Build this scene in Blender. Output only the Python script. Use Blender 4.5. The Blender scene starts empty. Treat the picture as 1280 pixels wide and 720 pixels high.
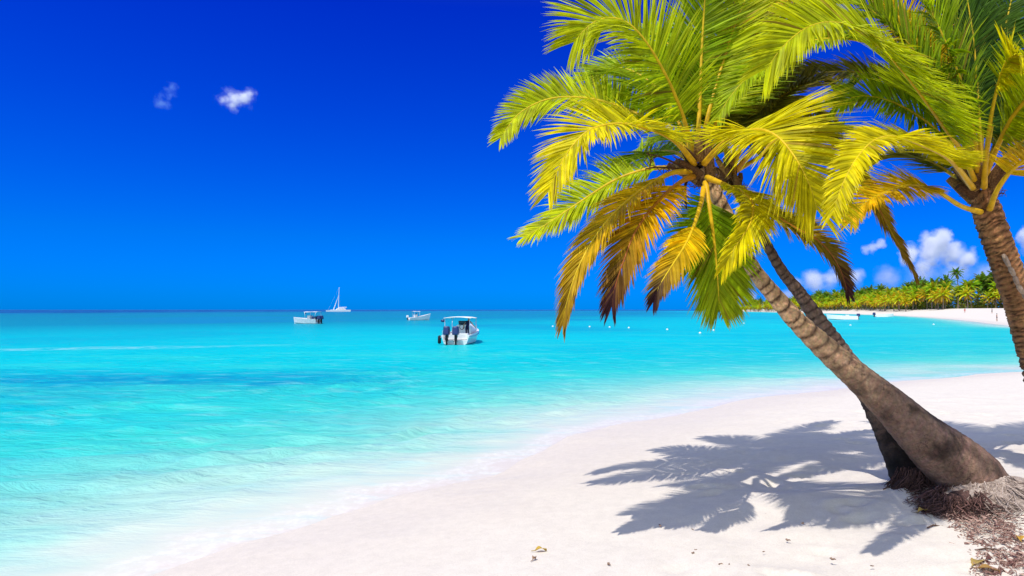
import bpy, bmesh, math, random
import numpy as np
from mathutils import Vector, Matrix, noise

R = math.radians
random.seed(7)
rng = np.random.default_rng(7)
S = bpy.context.scene
C = S.collection
F, U0, V0, H0 = 782.0, 640.0, 387.0, 2.3     # focal length in photo pixels, centre column, horizon row, eye height


def P(u, v, Y):
    """A point Y metres ahead of the camera seen at photo pixel (u, v)."""
    return Vector(((u - U0) / F * Y, Y, H0 + (V0 - v) / F * Y))


# ------------------------------------------------------------------ tagging
def tag(o, label=None, cat=None, group=None, kind=None):
    if label: o['label'] = label
    if cat: o['category'] = cat
    if group: o['group'] = group
    if kind: o['kind'] = kind
    return o


def empty(name, loc=(0, 0, 0), rz=0.0):
    o = bpy.data.objects.new(name, None)
    o.empty_display_size = .1
    C.objects.link(o)
    o.location = loc
    o.rotation_euler = (0, 0, rz)
    return o


def link(name, me, mats, parent=None, smooth=False):
    if not isinstance(mats, (list, tuple)): mats = [mats]
    for m in mats: me.materials.append(m)
    if smooth:
        me.polygons.foreach_set('use_smooth', [True] * len(me.polygons))
    o = bpy.data.objects.new(name, me)
    C.objects.link(o)
    if parent is not None: o.parent = parent
    return o


class MB:
    """Collects shapes for one mesh."""
    def __init__(s):
        s.v, s.f, s.c, s.mi = [], [], [], []

    def add(s, vs, fs, col=(1, 1, 1), mi=0):
        n = len(s.v)
        s.v += [tuple(p) for p in vs]
        if len(vs) and isinstance(col, list): s.c += col
        else: s.c += [col] * len(vs)
        s.f += [tuple(i + n for i in f) for f in fs]
        s.mi += [mi] * len(fs)

    def box(s, c, d, rot=None, bev=0.0, mi=0, col=(1, 1, 1)):
        bm = bmesh.new()
        bmesh.ops.create_cube(bm, size=1)
        bmesh.ops.scale(bm, vec=d, verts=bm.verts)
        if bev: bmesh.ops.bevel(bm, geom=bm.edges[:], offset=bev, segments=2, affect='EDGES', profile=.6)
        M = Matrix.Translation(c) @ (rot.to_4x4() if rot else Matrix())
        bm.transform(M)
        s.bm(bm, mi, col)

    def bm(s, bm, mi=0, col=(1, 1, 1)):
        bm.verts.index_update()
        s.add([v.co.copy() for v in bm.verts], [[v.index for v in f.verts] for f in bm.faces], col, mi)
        bm.free()

    def tube(s, pts, rad, n=8, caps=True, mi=0, col=(1, 1, 1)):
        pts = [Vector(p) for p in pts]
        if not isinstance(rad, (list, tuple)): rad = [rad] * len(pts)
        vs, fs = [], []
        up = None
        for i, p in enumerate(pts):
            t = (pts[min(i + 1, len(pts) - 1)] - pts[max(i - 1, 0)]).normalized()
            if up is None:
                up = Vector((0, 0, 1)) if abs(t.z) < .9 else Vector((1, 0, 0))
            a = (up - t * up.dot(t)).normalized()
            up = a
            b = t.cross(a)
            for k in range(n):
                th = 2 * math.pi * k / n
                vs.append(p + (a * math.cos(th) + b * math.sin(th)) * rad[i])
        for i in range(len(pts) - 1):
            for k in range(n):
                k2 = (k + 1) % n
                fs.append((i * n + k, i * n + k2, (i + 1) * n + k2, (i + 1) * n + k))
        if caps:
            fs.append(tuple(range(n))[::-1])
            fs.append(tuple((len(pts) - 1) * n + k for k in range(n)))
        if isinstance(col, list): col = [c for c in col for _ in range(n)]
        s.add(vs, fs, col, mi)

    def ball(s, c, r, sub=2, mi=0, col=(1, 1, 1), rot=None):
        bm = bmesh.new()
        bmesh.ops.create_icosphere(bm, subdivisions=sub, radius=1)
        bmesh.ops.scale(bm, vec=r if not isinstance(r, (int, float)) else (r, r, r), verts=bm.verts)
        bm.transform(Matrix.Translation(c) @ (rot.to_4x4() if rot else Matrix()))
        s.bm(bm, mi, col)

    def mesh(s, name, attr=True):
        me = bpy.data.meshes.new(name)
        me.from_pydata(s.v, [], s.f)
        if attr:
            a = me.attributes.new('tint', 'FLOAT_COLOR', 'POINT')
            buf = np.ones((len(s.v), 4), dtype=np.float32)
            if len(s.v): buf[:, :3] = np.array(s.c, dtype=np.float32)
            a.data.foreach_set('color', buf.ravel())
        if any(s.mi): me.polygons.foreach_set('material_index', s.mi)
        me.update()
        return me

    def build(s, name, mats, parent=None, smooth=False, attr=True):
        return link(name, s.mesh(name, attr), mats, parent, smooth)


# ------------------------------------------------------------------ materials
def mat(name):
    m = bpy.data.materials.new(name)
    m.use_nodes = True
    nt = m.node_tree
    nt.nodes.clear()
    out = nt.nodes.new('ShaderNodeOutputMaterial')
    return m, nt, out


def N(nt, typ, **kw):
    n = nt.nodes.new(typ)
    for k, v in kw.items():
        if k.startswith('i_'):
            key = k[2:]
            key = int(key) if key.isdigit() else key.replace('_', ' ')
            n.inputs[key].default_value = v
        else:
            setattr(n, k, v)
    return n


def ramp(nt, stops, interp='LINEAR'):
    n = nt.nodes.new('ShaderNodeValToRGB')
    cr = n.color_ramp
    cr.interpolation = interp
    while len(cr.elements) > len(stops): cr.elements.remove(cr.elements[-1])
    while len(cr.elements) < len(stops): cr.elements.new(.5)
    for e, (p, c) in zip(cr.elements, stops):
        e.position = p
        e.color = (*c, 1) if len(c) == 3 else c
    return n


def mixc(nt, a, b, fac, blend='MIX'):
    n = nt.nodes.new('ShaderNodeMix')
    n.data_type = 'RGBA'
    n.blend_type = blend
    for sock, val in ((n.inputs[0], fac), (n.inputs[6], a), (n.inputs[7], b)):
        if hasattr(val, 'is_linked'): nt.links.new(val, sock)
        elif isinstance(val, (int, float)): sock.default_value = val
        else: sock.default_value = (*val, 1)
    return n.outputs[2]


def math_(nt, op, a, b=None, c=None, clamp=False):
    n = nt.nodes.new('ShaderNodeMath')
    n.operation = op
    n.use_clamp = clamp
    for i, val in enumerate((a, b, c)):
        if val is None: continue
        if hasattr(val, 'is_linked'): nt.links.new(val, n.inputs[i])
        else: n.inputs[i].default_value = val
    return n.outputs[0]


def maprange(nt, v, a, b, c=0.0, d=1.0, smooth=True):
    n = nt.nodes.new('ShaderNodeMapRange')
    n.interpolation_type = 'SMOOTHSTEP' if smooth else 'LINEAR'
    nt.links.new(v, n.inputs[0])
    for i, x in enumerate((a, b, c, d)): n.inputs[i + 1].default_value = x
    return n.outputs[0]


def leaf_material(name, transl=.44, rough=.48, spec=.13):
    m, nt, out = mat(name)
    L = nt.links
    at = N(nt, 'ShaderNodeAttribute', attribute_name='tint')
    no = N(nt, 'ShaderNodeTexNoise', i_Scale=9.0, i_Detail=3.0)
    geo = N(nt, 'ShaderNodeNewGeometry')
    L.new(geo.outputs['Position'], no.inputs['Vector'])
    v = maprange(nt, no.outputs[0], .3, .7, .82, 1.16)
    hs = N(nt, 'ShaderNodeHueSaturation')
    L.new(at.outputs['Color'], hs.inputs['Color'])
    L.new(v, hs.inputs['Value'])
    p = N(nt, 'ShaderNodeBsdfPrincipled')
    L.new(hs.outputs[0], p.inputs['Base Color'])
    p.inputs['Roughness'].default_value = rough
    p.inputs['Specular IOR Level'].default_value = spec
    tr = N(nt, 'ShaderNodeBsdfTranslucent')
    L.new(hs.outputs[0], tr.inputs['Color'])
    mx = N(nt, 'ShaderNodeMixShader')
    mx.inputs[0].default_value = transl
    L.new(p.outputs[0], mx.inputs[1])
    L.new(tr.outputs[0], mx.inputs[2])
    L.new(mx.outputs[0], out.inputs[0])
    return m


def tint_material(name, rough=.7, spec=.3, nscale=25.0, amt=.35, bump=.0):
    """Colour from the mesh's own tint, broken up by noise."""
    m, nt, out = mat(name)
    L = nt.links
    at = N(nt, 'ShaderNodeAttribute', attribute_name='tint')
    tc = N(nt, 'ShaderNodeTexCoord')
    no = N(nt, 'ShaderNodeTexNoise', i_Scale=nscale, i_Detail=5.0, i_Roughness=.65)
    L.new(tc.outputs['Object'], no.inputs['Vector'])
    v = maprange(nt, no.outputs[0], .25, .75, 1 - amt, 1 + amt)
    hs = N(nt, 'ShaderNodeHueSaturation')
    L.new(at.outputs['Color'], hs.inputs['Color'])
    L.new(v, hs.inputs['Value'])
    p = N(nt, 'ShaderNodeBsdfPrincipled')
    L.new(hs.outputs[0], p.inputs['Base Color'])
    p.inputs['Roughness'].default_value = rough
    p.inputs['Specular IOR Level'].default_value = spec
    if bump:
        b = N(nt, 'ShaderNodeBump', i_Strength=bump, i_Distance=.02)
        vo = N(nt, 'ShaderNodeTexVoronoi', feature='DISTANCE_TO_EDGE', i_Scale=nscale * .55)
        wr = N(nt, 'ShaderNodeVectorMath', operation='MULTIPLY_ADD')
        L.new(no.outputs['Color'], wr.inputs[0]); wr.inputs[1].default_value = (.05, .05, .05)
        L.new(tc.outputs['Object'], wr.inputs[2])
        L.new(wr.outputs[0], vo.inputs['Vector'])
        ck = maprange(nt, vo.outputs['Distance'], 0, .09, 0, 1)
        L.new(math_(nt, 'ADD', no.outputs[0], math_(nt, 'MULTIPLY', ck, .5)), b.inputs['Height'])
        n9 = N(nt, 'ShaderNodeTexNoise', i_Scale=nscale * .22, i_Detail=6.0, i_Roughness=.7)
        L.new(tc.outputs['Object'], n9.inputs['Vector'])
        fl = math_(nt, 'MULTIPLY', maprange(nt, n9.outputs[0], .56, .66, 0, .75), math_(nt, 'SUBTRACT', 1.15, ck, None, True))
        fl = math_(nt, 'MAXIMUM', fl, maprange(nt, n9.outputs[0], .62, .72, 0, .6))
        L.new(mixc(nt, hs.outputs[0], (.035, .022, .017), fl), p.inputs['Base Color'])
        L.new(b.outputs[0], p.inputs['Normal'])
    L.new(p.outputs[0], out.inputs[0])
    return m


def plain(name, col, rough=.5, spec=.5, metal=0.0, nscale=3.0, amt=.08):
    m, nt, out = mat(name)
    L = nt.links
    tc = N(nt, 'ShaderNodeTexCoord')
    no = N(nt, 'ShaderNodeTexNoise', i_Scale=nscale, i_Detail=4.0)
    L.new(tc.outputs['Object'], no.inputs['Vector'])
    v = maprange(nt, no.outputs[0], .3, .7, 1 - amt, 1 + amt)
    hs = N(nt, 'ShaderNodeHueSaturation')
    hs.inputs['Color'].default_value = (*col, 1)
    L.new(v, hs.inputs['Value'])
    p = N(nt, 'ShaderNodeBsdfPrincipled')
    L.new(hs.outputs[0], p.inputs['Base Color'])
    p.inputs['Roughness'].default_value = rough
    p.inputs['Specular IOR Level'].default_value = spec
    p.inputs['Metallic'].default_value = metal
    L.new(p.outputs[0], out.inputs[0])
    return m


M_LEAF = leaf_material('palm_leaf')
M_DRY = leaf_material('dry_palm_leaf', .45, .7, .06)
M_RIB = tint_material('leaf_midrib', .5, .2, 14, .2)
M_BARK = tint_material('palm_bark', .85, .2, 38, .32, .5)
M_FIBRE = tint_material('palm_fibre', .9, .1, 60, .5, .4)
M_WHITE = plain('white_gelcoat', (.80, .80, .80), .28, .5)
M_CANVAS = plain('white_canvas', (.74, .75, .76), .8, .2)
M_NAVY = plain('navy_plastic', (.012, .03, .13), .35, .5)
M_BLACK = plain('black_rubber', (.012, .013, .02), .6, .3)
M_STEEL = plain('steel_tube', (.72, .73, .75), .28, .5, .9)
M_GLASS = plain('tinted_acrylic', (.03, .06, .08), .08, .6)
M_SKIN = plain('skin', (.42, .22, .14), .6, .3)
M_HAIR = plain('dark_hair', (.02, .014, .01), .6, .3)
M_CLOTH = plain('dark_cloth', (.012, .016, .05), .85, .1)
M_RED = plain('red_cloth', (.55, .05, .04), .85, .1)
M_SAIL = plain('sail_cloth', (.78, .79, .80), .8, .2)

# ------------------------------------------------------------------ shore line and terrain
SHORE = [(-600, -900), (-45, -52), (-17, -14), (-7, 0.4), (-3.0, 5.5), (-1.3, 7.7), (2.1, 12.3), (6.6, 16.3), (12, 19.8), (19, 23.2),
         (32, 28), (50, 37), (61, 50), (65.5, 66), (66.5, 80), (77, 100), (96, 133), (113, 165), (130, 200), (150, 248), (168, 300), (190, 375), (207, 450),
         (238, 580), (266, 720), (276, 800), (290, 870), (340, 960), (520, 1150), (1200, 1500), (6000, 2200)]
LAND = SHORE + [(9000, 2200), (9000, -900)]


def catmull(pts, per=8):
    pts = [np.array(p, dtype=float) for p in pts]
    out = []
    for i in range(len(pts) - 1):
        p0 = pts[max(i - 1, 0)]; p1 = pts[i]; p2 = pts[i + 1]; p3 = pts[min(i + 2, len(pts) - 1)]
        for k in range(per):
            t = k / per
            out.append(.5 * ((2 * p1) + (-p0 + p2) * t + (2 * p0 - 5 * p1 + 4 * p2 - p3) * t * t + (-p0 + 3 * p1 - 3 * p2 + p3) * t ** 3))
    out.append(pts[-1])
    return np.array(out)


SH = np.vstack([np.array(SHORE[:3], float), catmull(SHORE[3:25], 4), np.array(SHORE[25:], float)])
LP = np.vstack([SH, np.array(LAND[-2:], float)])


def shore_dist(x, y):
    """Signed distance to the water's edge, positive on land."""
    x = np.asarray(x, float); y = np.asarray(y, float)
    E = SH[1:] - SH[:-1]
    E2 = (E * E).sum(1)
    if x.size < 3000:
        px = x[..., None] - SH[:-1, 0]; py = y[..., None] - SH[:-1, 1]
        t = (px * E[:, 0] + py * E[:, 1]) / E2
        t = np.minimum(np.maximum(t, 0), 1)
        d2 = ((px - t * E[:, 0]) ** 2 + (py - t * E[:, 1]) ** 2).min(-1)
        n = len(LP)
        A_, B_ = LP, np.roll(LP, -1, 0)
        den = np.where(A_[:, 1] == B_[:, 1], 1.0, B_[:, 1] - A_[:, 1])
        c = ((A_[:, 1] > y[..., None]) != (B_[:, 1] > y[..., None])) & (x[..., None] < (B_[:, 0] - A_[:, 0]) * (y[..., None] - A_[:, 1]) / den + A_[:, 0])
        d = np.sqrt(d2)
        return np.where(c.sum(-1) % 2 == 1, d, -d)
    d2 = np.full(x.shape, 1e18)
    for a, e, ee in zip(SH[:-1], E, E2):
        t = ((x - a[0]) * e[0] + (y - a[1]) * e[1]) / ee
        t = np.minimum(np.maximum(t, 0), 1)
        dx = x - a[0] - t * e[0]; dy = y - a[1] - t * e[1]
        np.minimum(d2, dx * dx + dy * dy, out=d2)
    ins = np.zeros(x.shape, bool)
    n = len(LP)
    for i in range(n):
        a, b = LP[i], LP[(i + 1) % n]
        if a[1] == b[1]: continue
        c = ((a[1] > y) != (b[1] > y)) & (x < (b[0] - a[0]) * (y - a[1]) / (b[1] - a[1]) + a[0])
        ins ^= c
    d = np.sqrt(d2)
    return np.where(ins, d, -d)


def sst(a, b, x):
    t = np.clip((x - a) / (b - a), 0, 1)
    return t * t * (3 - 2 * t)


MOUNDS = [(4.75, 5.6, 1.0, .16), (4.9, 4.7, .8, .10), (3.95, 5.95, .55, .07)]


def height(x, y, d=None):
    x = np.asarray(x, float); y = np.asarray(y, float)
    if d is None: d = shore_dist(x, y)
    dd = scallop(x, y, d)
    far = sst(60, 120, y)
    land = .75 * (1 - np.exp(-np.maximum(dd, 0) / 5.0)) + (1 - far) * 1.6 * sst(10, 70, dd) + far * 2.0 * sst(3, 26, dd)
    w = np.maximum(-dd, 0)
    sea = -(.35 * (1 - np.exp(-w / 2.6)) + 1.4 * (1 - np.exp(-w / 30)) + 6 * sst(60, 500, w))
    z = np.where(dd >= 0, land, sea)
    for mx, my, r, h in MOUNDS:
        z = z + h * np.exp(-((x - mx) ** 2 + (y - my) ** 2) / (r * r))
    return z


def scallop(x, y, d):
    """The wash leaves a gently scalloped edge."""
    wob = .22 * np.sin(x * .83 + y * .55) + .34 * (vnoise(x * .9 + 40, y * .9 + 40, 31) - .5) + .16 * (vnoise(x * 2.6, y * 2.6, 32) - .5)
    near = np.exp(-np.hypot(x, y - 8) / 30)
    return d + wob * near * .8


def ground_at(u, v):
    """Where the ray through photo pixel (u, v) meets the sand."""
    lo, hi = 1.5, 40.0
    for _ in range(3):
        Y = np.linspace(lo, hi, 40)
        X = (u - U0) / F * Y
        g = H0 + (V0 - v) / F * Y - height(X, Y)
        i = max(1, int(np.argmax(g < 0)))
        lo, hi = Y[i - 1], Y[i]
    y = (lo + hi) / 2
    x = (u - U0) / F * y
    return Vector((x, y, float(height(np.array([x]), np.array([y]))[0])))


def axis(lo, hi, c0, c1, step, grow):
    pts = [c0]
    while pts[-1] < c1: pts.append(pts[-1] + step)
    while pts[-1] < hi: pts.append(pts[-1] + max(step, (pts[-1] - c1) * grow + step))
    left = [c0]
    while left[-1] > lo: left.append(left[-1] - max(step, (c0 - left[-1]) * grow + step))
    return np.array(left[:0:-1] + pts)


def grid_mesh(name, xs, ys, z, attrs):
    nx, ny = len(xs), len(ys)
    me = bpy.data.meshes.new(name)
    X, Yg = np.meshgrid(xs, ys)
    co = np.stack([X, Yg, z], -1).reshape(-1, 3).astype(np.float32)
    me.vertices.add(nx * ny)
    me.vertices.foreach_set('co', co.ravel())
    i = np.arange((ny - 1) * (nx - 1))
    r, c = i // (nx - 1), i % (nx - 1)
    a = r * nx + c
    quads = np.stack([a, a + 1, a + nx + 1, a + nx], -1).astype(np.int32)
    me.loops.add(quads.size)
    me.loops.foreach_set('vertex_index', quads.ravel())
    me.polygons.add(len(quads))
    me.polygons.foreach_set('loop_start', np.arange(len(quads), dtype=np.int32) * 4)
    me.polygons.foreach_set('loop_total', np.full(len(quads), 4, np.int32))
    me.polygons.foreach_set('use_smooth', np.ones(len(quads), bool))
    for k, arr in attrs.items():
        at = me.attributes.new(k, 'FLOAT', 'POINT')
        at.data.foreach_set('value', arr.ravel().astype(np.float32))
    me.update(calc_edges=True)
    me.validate()
    return me


def vnoise(x, y, seed):
    """Smooth value noise, vectorised."""
    tab = np.random.default_rng(seed).random((256, 256))
    xi = np.floor(x).astype(int); yi = np.floor(y).astype(int)
    fx = x - xi; fy = y - yi
    fx = fx * fx * (3 - 2 * fx); fy = fy * fy * (3 - 2 * fy)
    g = lambda i, j: tab[i & 255, j & 255]
    return (g(xi, yi) * (1 - fx) + g(xi + 1, yi) * fx) * (1 - fy) + (g(xi, yi + 1) * (1 - fx) + g(xi + 1, yi + 1) * fx) * fy


# ------------------------------------------------------------------ beach (one sheet, also the sea bed)
def build_beach():
    xs = axis(-9000, 9000, -3.5, 8.5, .055, .032)
    ys = axis(-900, 9000, 2.5, 10.5, .055, .024)
    X, Y = np.meshgrid(xs, ys)
    d = shore_dist(X, Y)
    z = height(X, Y, d)
    nearm = np.exp(-(np.maximum(np.hypot(X - 3, Y - 6) - 6, 0) / 6) ** 2)
    dry = sst(2.0, 4.0, d + .5 * np.sin(X * 1.1 + Y * .7)) * nearm
    z += dry * ((vnoise(X * 1.3, Y * 1.3, 1) - .5) * .07 + (vnoise(X * 3.2, Y * 3.2, 2) - .5) * .04 + (vnoise(X * 7.5, Y * 7.5, 3) - .5) * .011)
    r2 = np.random.default_rng(11)
    for _ in range(300):                                   # trodden hollows in the soft sand
        fx, fy = r2.uniform(-1, 9), r2.uniform(2.6, 15)
        a = r2.uniform(0, math.pi)
        ix = np.where(np.abs(xs - fx) < .5)[0]; iy = np.where(np.abs(ys - fy) < .5)[0]
        if len(ix) < 3 or len(iy) < 3: continue
        sl = np.ix_(iy, ix)
        dx, dy = X[sl] - fx, Y[sl] - fy
        p = (dx * math.cos(a) + dy * math.sin(a)) / .13
        q = (-dx * math.sin(a) + dy * math.cos(a)) / .065
        rr = p * p + q * q
        z[sl] += dry[sl] * r2.uniform(.4, 1) * (-.045 * np.exp(-rr) + .02 * np.exp(-(np.sqrt(rr) - 1.6) ** 2 * 3))
    me = grid_mesh('beach', xs, ys, z, {'shore': d})
    m, nt, out = mat('coral_sand')
    L = nt.links
    at = N(nt, 'ShaderNodeAttribute', attribute_name='shore')
    geo = N(nt, 'ShaderNodeNewGeometry')
    n1 = N(nt, 'ShaderNodeTexNoise', i_Scale=1.1, i_Detail=5.0, i_Roughness=.6)
    n2 = N(nt, 'ShaderNodeTexNoise', i_Scale=90.0, i_Detail=3.0)
    n3 = N(nt, 'ShaderNodeTexNoise', i_Scale=9.0, i_Detail=5.0, i_Roughness=.7)
    for n in (n1, n2, n3): L.new(geo.outputs['Position'], n.inputs['Vector'])
    dj = math_(nt, 'ADD', at.outputs['Fac'], math_(nt, 'MULTIPLY', math_(nt, 'SUBTRACT', n1.outputs[0], .5), 2.2))
    wet = math_(nt, 'MULTIPLY', maprange(nt, dj, .6, 3.2, 1, 0), maprange(nt, at.outputs['Fac'], -1.0, .2, 0, 1))
    col = mixc(nt, SAND_DRY, SAND_WET, wet)
    sp = maprange(nt, n2.outputs[0], .3, .7, .93, 1.05)
    sp2 = maprange(nt, n3.outputs[0], .3, .7, .95, 1.04)
    hs = N(nt, 'ShaderNodeHueSaturation')
    L.new(col, hs.inputs['Color'])
    L.new(math_(nt, 'MULTIPLY', sp, sp2), hs.inputs['Value'])
    p = N(nt, 'ShaderNodeBsdfPrincipled')
    L.new(hs.outputs[0], p.inputs['Base Color'])
    L.new(maprange(nt, wet, 0, 1, .92, .55), p.inputs['Roughness'])
    p.inputs['Specular IOR Level'].default_value = .15
    b = N(nt, 'ShaderNodeBump', i_Strength=.35, i_Distance=.012)
    L.new(math_(nt, 'ADD', n3.outputs[0], math_(nt, 'MULTIPLY', n2.outputs[0], .35)), b.inputs['Height'])
    L.new(b.outputs[0], p.inputs['Normal'])
    L.new(p.outputs[0], out.inputs[0])
    tag(link('beach', me, m), 'pale pink white coral sand beach sloping into the sea', 'beach', kind='structure')


SAND_DRY = (.65, .592, .515)
SAND_WET = (.64, .567, .48)


# ------------------------------------------------------------------ sea
def build_sea():
    xs = axis(-40000, 40000, -9, 9, .11, .022)
    ys = axis(-900, 40000, 3.5, 16, .09, .016)
    X, Y = np.meshgrid(xs, ys)
    d = shore_dist(X, Y)
    d = -scallop(X, Y, d)
    dist = np.hypot(X, Y)
    fade = np.exp(-np.maximum(dist - 12, 0) / 22) * sst(.1, 3.0, d)
    z = np.zeros_like(X)
    rr = np.random.default_rng(5)
    wx = X + (vnoise(X * .35, Y * .35, 21) - .5) * 2.2
    wy = Y + (vnoise(X * .35, Y * .35, 22) - .5) * 2.2
    for k in range(16):
        lam = rr.uniform(.3, 1.5)
        th = R(rr.normal(113, 24))                         # crests run roughly along the shore
        amp = .016 * lam * rr.uniform(.5, 1.1)
        s = np.sin(2 * math.pi / lam * (wx * math.cos(th) + wy * math.sin(th)) + rr.uniform(0, 6.3))
        z += amp * (s + .35 * (s * s - .5))
    z *= fade * (.55 + .9 * vnoise(X * .22, Y * .22, 9))
    z += .004
    me = grid_mesh('sea', xs, ys, z, {'off': d})
    m, nt, out = mat('lagoon_water')
    L = nt.links
    at = N(nt, 'ShaderNodeAttribute', attribute_name='off')
    geo = N(nt, 'ShaderNodeNewGeometry')
    sep = N(nt, 'ShaderNodeSeparateXYZ')
    L.new(geo.outputs['Position'], sep.inputs[0])
    n1 = N(nt, 'ShaderNodeTexNoise', i_Scale=.09, i_Detail=6.0, i_Roughness=.6)
    n2 = N(nt, 'ShaderNodeTexNoise', i_Scale=.02, i_Detail=6.0, i_Roughness=.55)
    n3 = N(nt, 'ShaderNodeTexNoise', i_Scale=.9, i_Detail=4.0, i_Roughness=.6)
    for n in (n1, n2, n3): L.new(geo.outputs['Position'], n.inputs['Vector'])
    dj = math_(nt, 'ADD', at.outputs['Fac'], math_(nt, 'MULTIPLY', math_(nt, 'SUBTRACT', n3.outputs[0], .5), 1.4))
    # suspended sand and depth: pale aqua in the wash, turquoise over the flat, darker past the reef
    ld = math_(nt, 'LOGARITHM', math_(nt, 'MAXIMUM', dj, .05), 10.0)
    t = maprange(nt, ld, -1.3, 3.3, 0, 1, False)
    pos = lambda x: (math.log10(max(x, .05)) + 1.3) / 4.6
    rp = ramp(nt, [(pos(.05), (.62, .555, .488)), (pos(.4), (.61, .585, .50)), (pos(1.25), (.51, .60, .51)), (pos(2.5), (.34, .585, .505)), (pos(4.2), (.15, .54, .485)), (pos(7), (.025, .49, .475)), (pos(12), (.003, .475, .49)),
                   (pos(28), (.001, .49, .52)), (pos(60), (.001, .41, .47)), (pos(110), (.002, .23, .32)), (pos(280), (.002, .20, .28)), (pos(430), (.002, .17, .26)), (pos(560), (.003, .045, .18)), (pos(1900), (.003, .03, .155))])
    L.new(t, rp.inputs[0])
    # sea grass beds: darker blue patches on the flat
    g = maprange(nt, n1.outputs[0], .56, .70, 0, 1)
    g2 = maprange(nt, n2.outputs[0], .47, .62, 0, 1)
    bed = N(nt, 'ShaderNodeVectorMath', operation='SUBTRACT')
    L.new(geo.outputs['Position'], bed.inputs[0])
    bed.inputs[1].default_value = (-12.5, 20.0, 0)
    bs = N(nt, 'ShaderNodeVectorMath', operation='MULTIPLY')
    L.new(bed.outputs[0], bs.inputs[0])
    bs.inputs[1].default_value = (1 / 8.5, 1 / 3.6, 0)
    ln = N(nt, 'ShaderNodeVectorMath', operation='LENGTH')
    L.new(bs.outputs[0], ln.inputs[0])
    patch = maprange(nt, math_(nt, 'ADD', ln.outputs['Value'], math_(nt, 'MULTIPLY', math_(nt, 'SUBTRACT', n1.outputs[0], .5), 3.4)), .1, 1.6, 1, 0)
    offm = maprange(nt, at.outputs['Fac'], 8, 20, 0, 1)
    dark = math_(nt, 'MAXIMUM', math_(nt, 'MULTIPLY', math_(nt, 'MULTIPLY', patch, maprange(nt, n3.outputs[0], .3, .62, .45, 1)), .8), math_(nt, 'MULTIPLY', math_(nt, 'MULTIPLY', g, g2), math_(nt, 'MULTIPLY', offm, .55)))
    far = maprange(nt, at.outputs['Fac'], 18, 120, .25, .85)
    dark = math_(nt, 'MAXIMUM', dark, math_(nt, 'MULTIPLY', g2, far))
    col = mixc(nt, rp.outputs[0], (.004, .20, .38), dark)
    # greener shoals where the sand lies shallow
    n6 = N(nt, 'ShaderNodeTexNoise', i_Scale=.13, i_Detail=5.0, i_Roughness=.6)
    mp6 = N(nt, 'ShaderNodeMapping')
    mp6.inputs['Scale'].default_value = (.6, 1.6, 1)
    mp6.inputs['Location'].default_value = (31, 7, 0)
    L.new(geo.outputs['Position'], mp6.inputs[0])
    L.new(mp6.outputs[0], n6.inputs['Vector'])
    shoal = math_(nt, 'MULTIPLY', maprange(nt, n6.outputs[0], .48, .66, 0, .6), maprange(nt, at.outputs['Fac'], 60, 6, 0, 1))
    col = mixc(nt, col, (.035, .56, .47), shoal)
    # fine milky swirls
    n4 = N(nt, 'ShaderNodeTexNoise', i_Scale=1.1, i_Detail=6.0, i_Roughness=.62, i_Distortion=.6)
    mp = N(nt, 'ShaderNodeMapping')
    mp.inputs['Rotation'].default_value = (0, 0, R(24))
    mp.inputs['Scale'].default_value = (.55, 1.9, 1)
    L.new(geo.outputs['Position'], mp.inputs[0])
    L.new(mp.outputs[0], n4.inputs['Vector'])
    milk = math_(nt, 'MULTIPLY', maprange(nt, n4.outputs[0], .5, .72, 0, 1), maprange(nt, at.outputs['Fac'], 1, 30, .30, .06))
    col = mixc(nt, col, (.34, .62, .60), milk)
    # thin foam: at the lip of the wash, and one low breaker further out
    n5 = N(nt, 'ShaderNodeTexNoise', i_Scale=7.0, i_Detail=6.0, i_Roughness=.7)
    L.new(geo.outputs['Position'], n5.inputs['Vector'])
    lip = maprange(nt, math_(nt, 'ABSOLUTE', math_(nt, 'SUBTRACT', dj, .25)), .05, .5, 1, 0)
    lip = math_(nt, 'MULTIPLY', lip, maprange(nt, n5.outputs[0], .42, .66, .05, .42))
    # breaker runs from (-45, 33) out to (-20, 50)
    yl = math_(nt, 'SUBTRACT', sep.outputs[1], math_(nt, 'MULTIPLY_ADD', sep.outputs[0], .42, 47.5))
    yl = math_(nt, 'ADD', yl, math_(nt, 'MULTIPLY', math_(nt, 'SUBTRACT', n1.outputs[0], .5), 8.0))
    brk = maprange(nt, math_(nt, 'ABSOLUTE', yl), .1, 2.6, 1, 0)
    brk = math_(nt, 'MULTIPLY', brk, maprange(nt, sep.outputs[0], -27, -10, 1, 0))
    brk = math_(nt, 'MULTIPLY', brk, maprange(nt, n3.outputs[0], .38, .68, .0, .28))
    foam = math_(nt, 'MAXIMUM', lip, brk)
    col = mixc(nt, col, (.80, .80, .78), foam)
    # ripples too fine for the mesh
    w1 = N(nt, 'ShaderNodeTexNoise', i_Scale=1.0, i_Detail=7.0, i_Roughness=.62, i_Distortion=.4)
    mp2 = N(nt, 'ShaderNodeMapping')
    mp2.inputs['Rotation'].default_value = (0, 0, R(24))
    mp2.inputs['Scale'].default_value = (.9, 2.4, 1)
    L.new(geo.outputs['Position'], mp2.inputs[0])
    L.new(mp2.outputs[0], w1.inputs['Vector'])
    b = N(nt, 'ShaderNodeBump', i_Distance=.24)
    L.new(maprange(nt, at.outputs['Fac'], .2, 3.5, .05, .85), b.inputs['Strength'])
    L.new(w1.outputs[0], b.inputs['Height'])
    df = N(nt, 'ShaderNodeBsdfDiffuse')
    L.new(col, df.inputs['Color'])
    L.new(b.outputs[0], df.inputs['Normal'])
    gl = N(nt, 'ShaderNodeBsdfGlossy', i_Roughness=.16)
    gl.inputs['Color'].default_value = (.9, .95, 1, 1)
    L.new(b.outputs[0], gl.inputs['Normal'])
    fr = N(nt, 'ShaderNodeFresnel', i_IOR=1.33)
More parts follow.
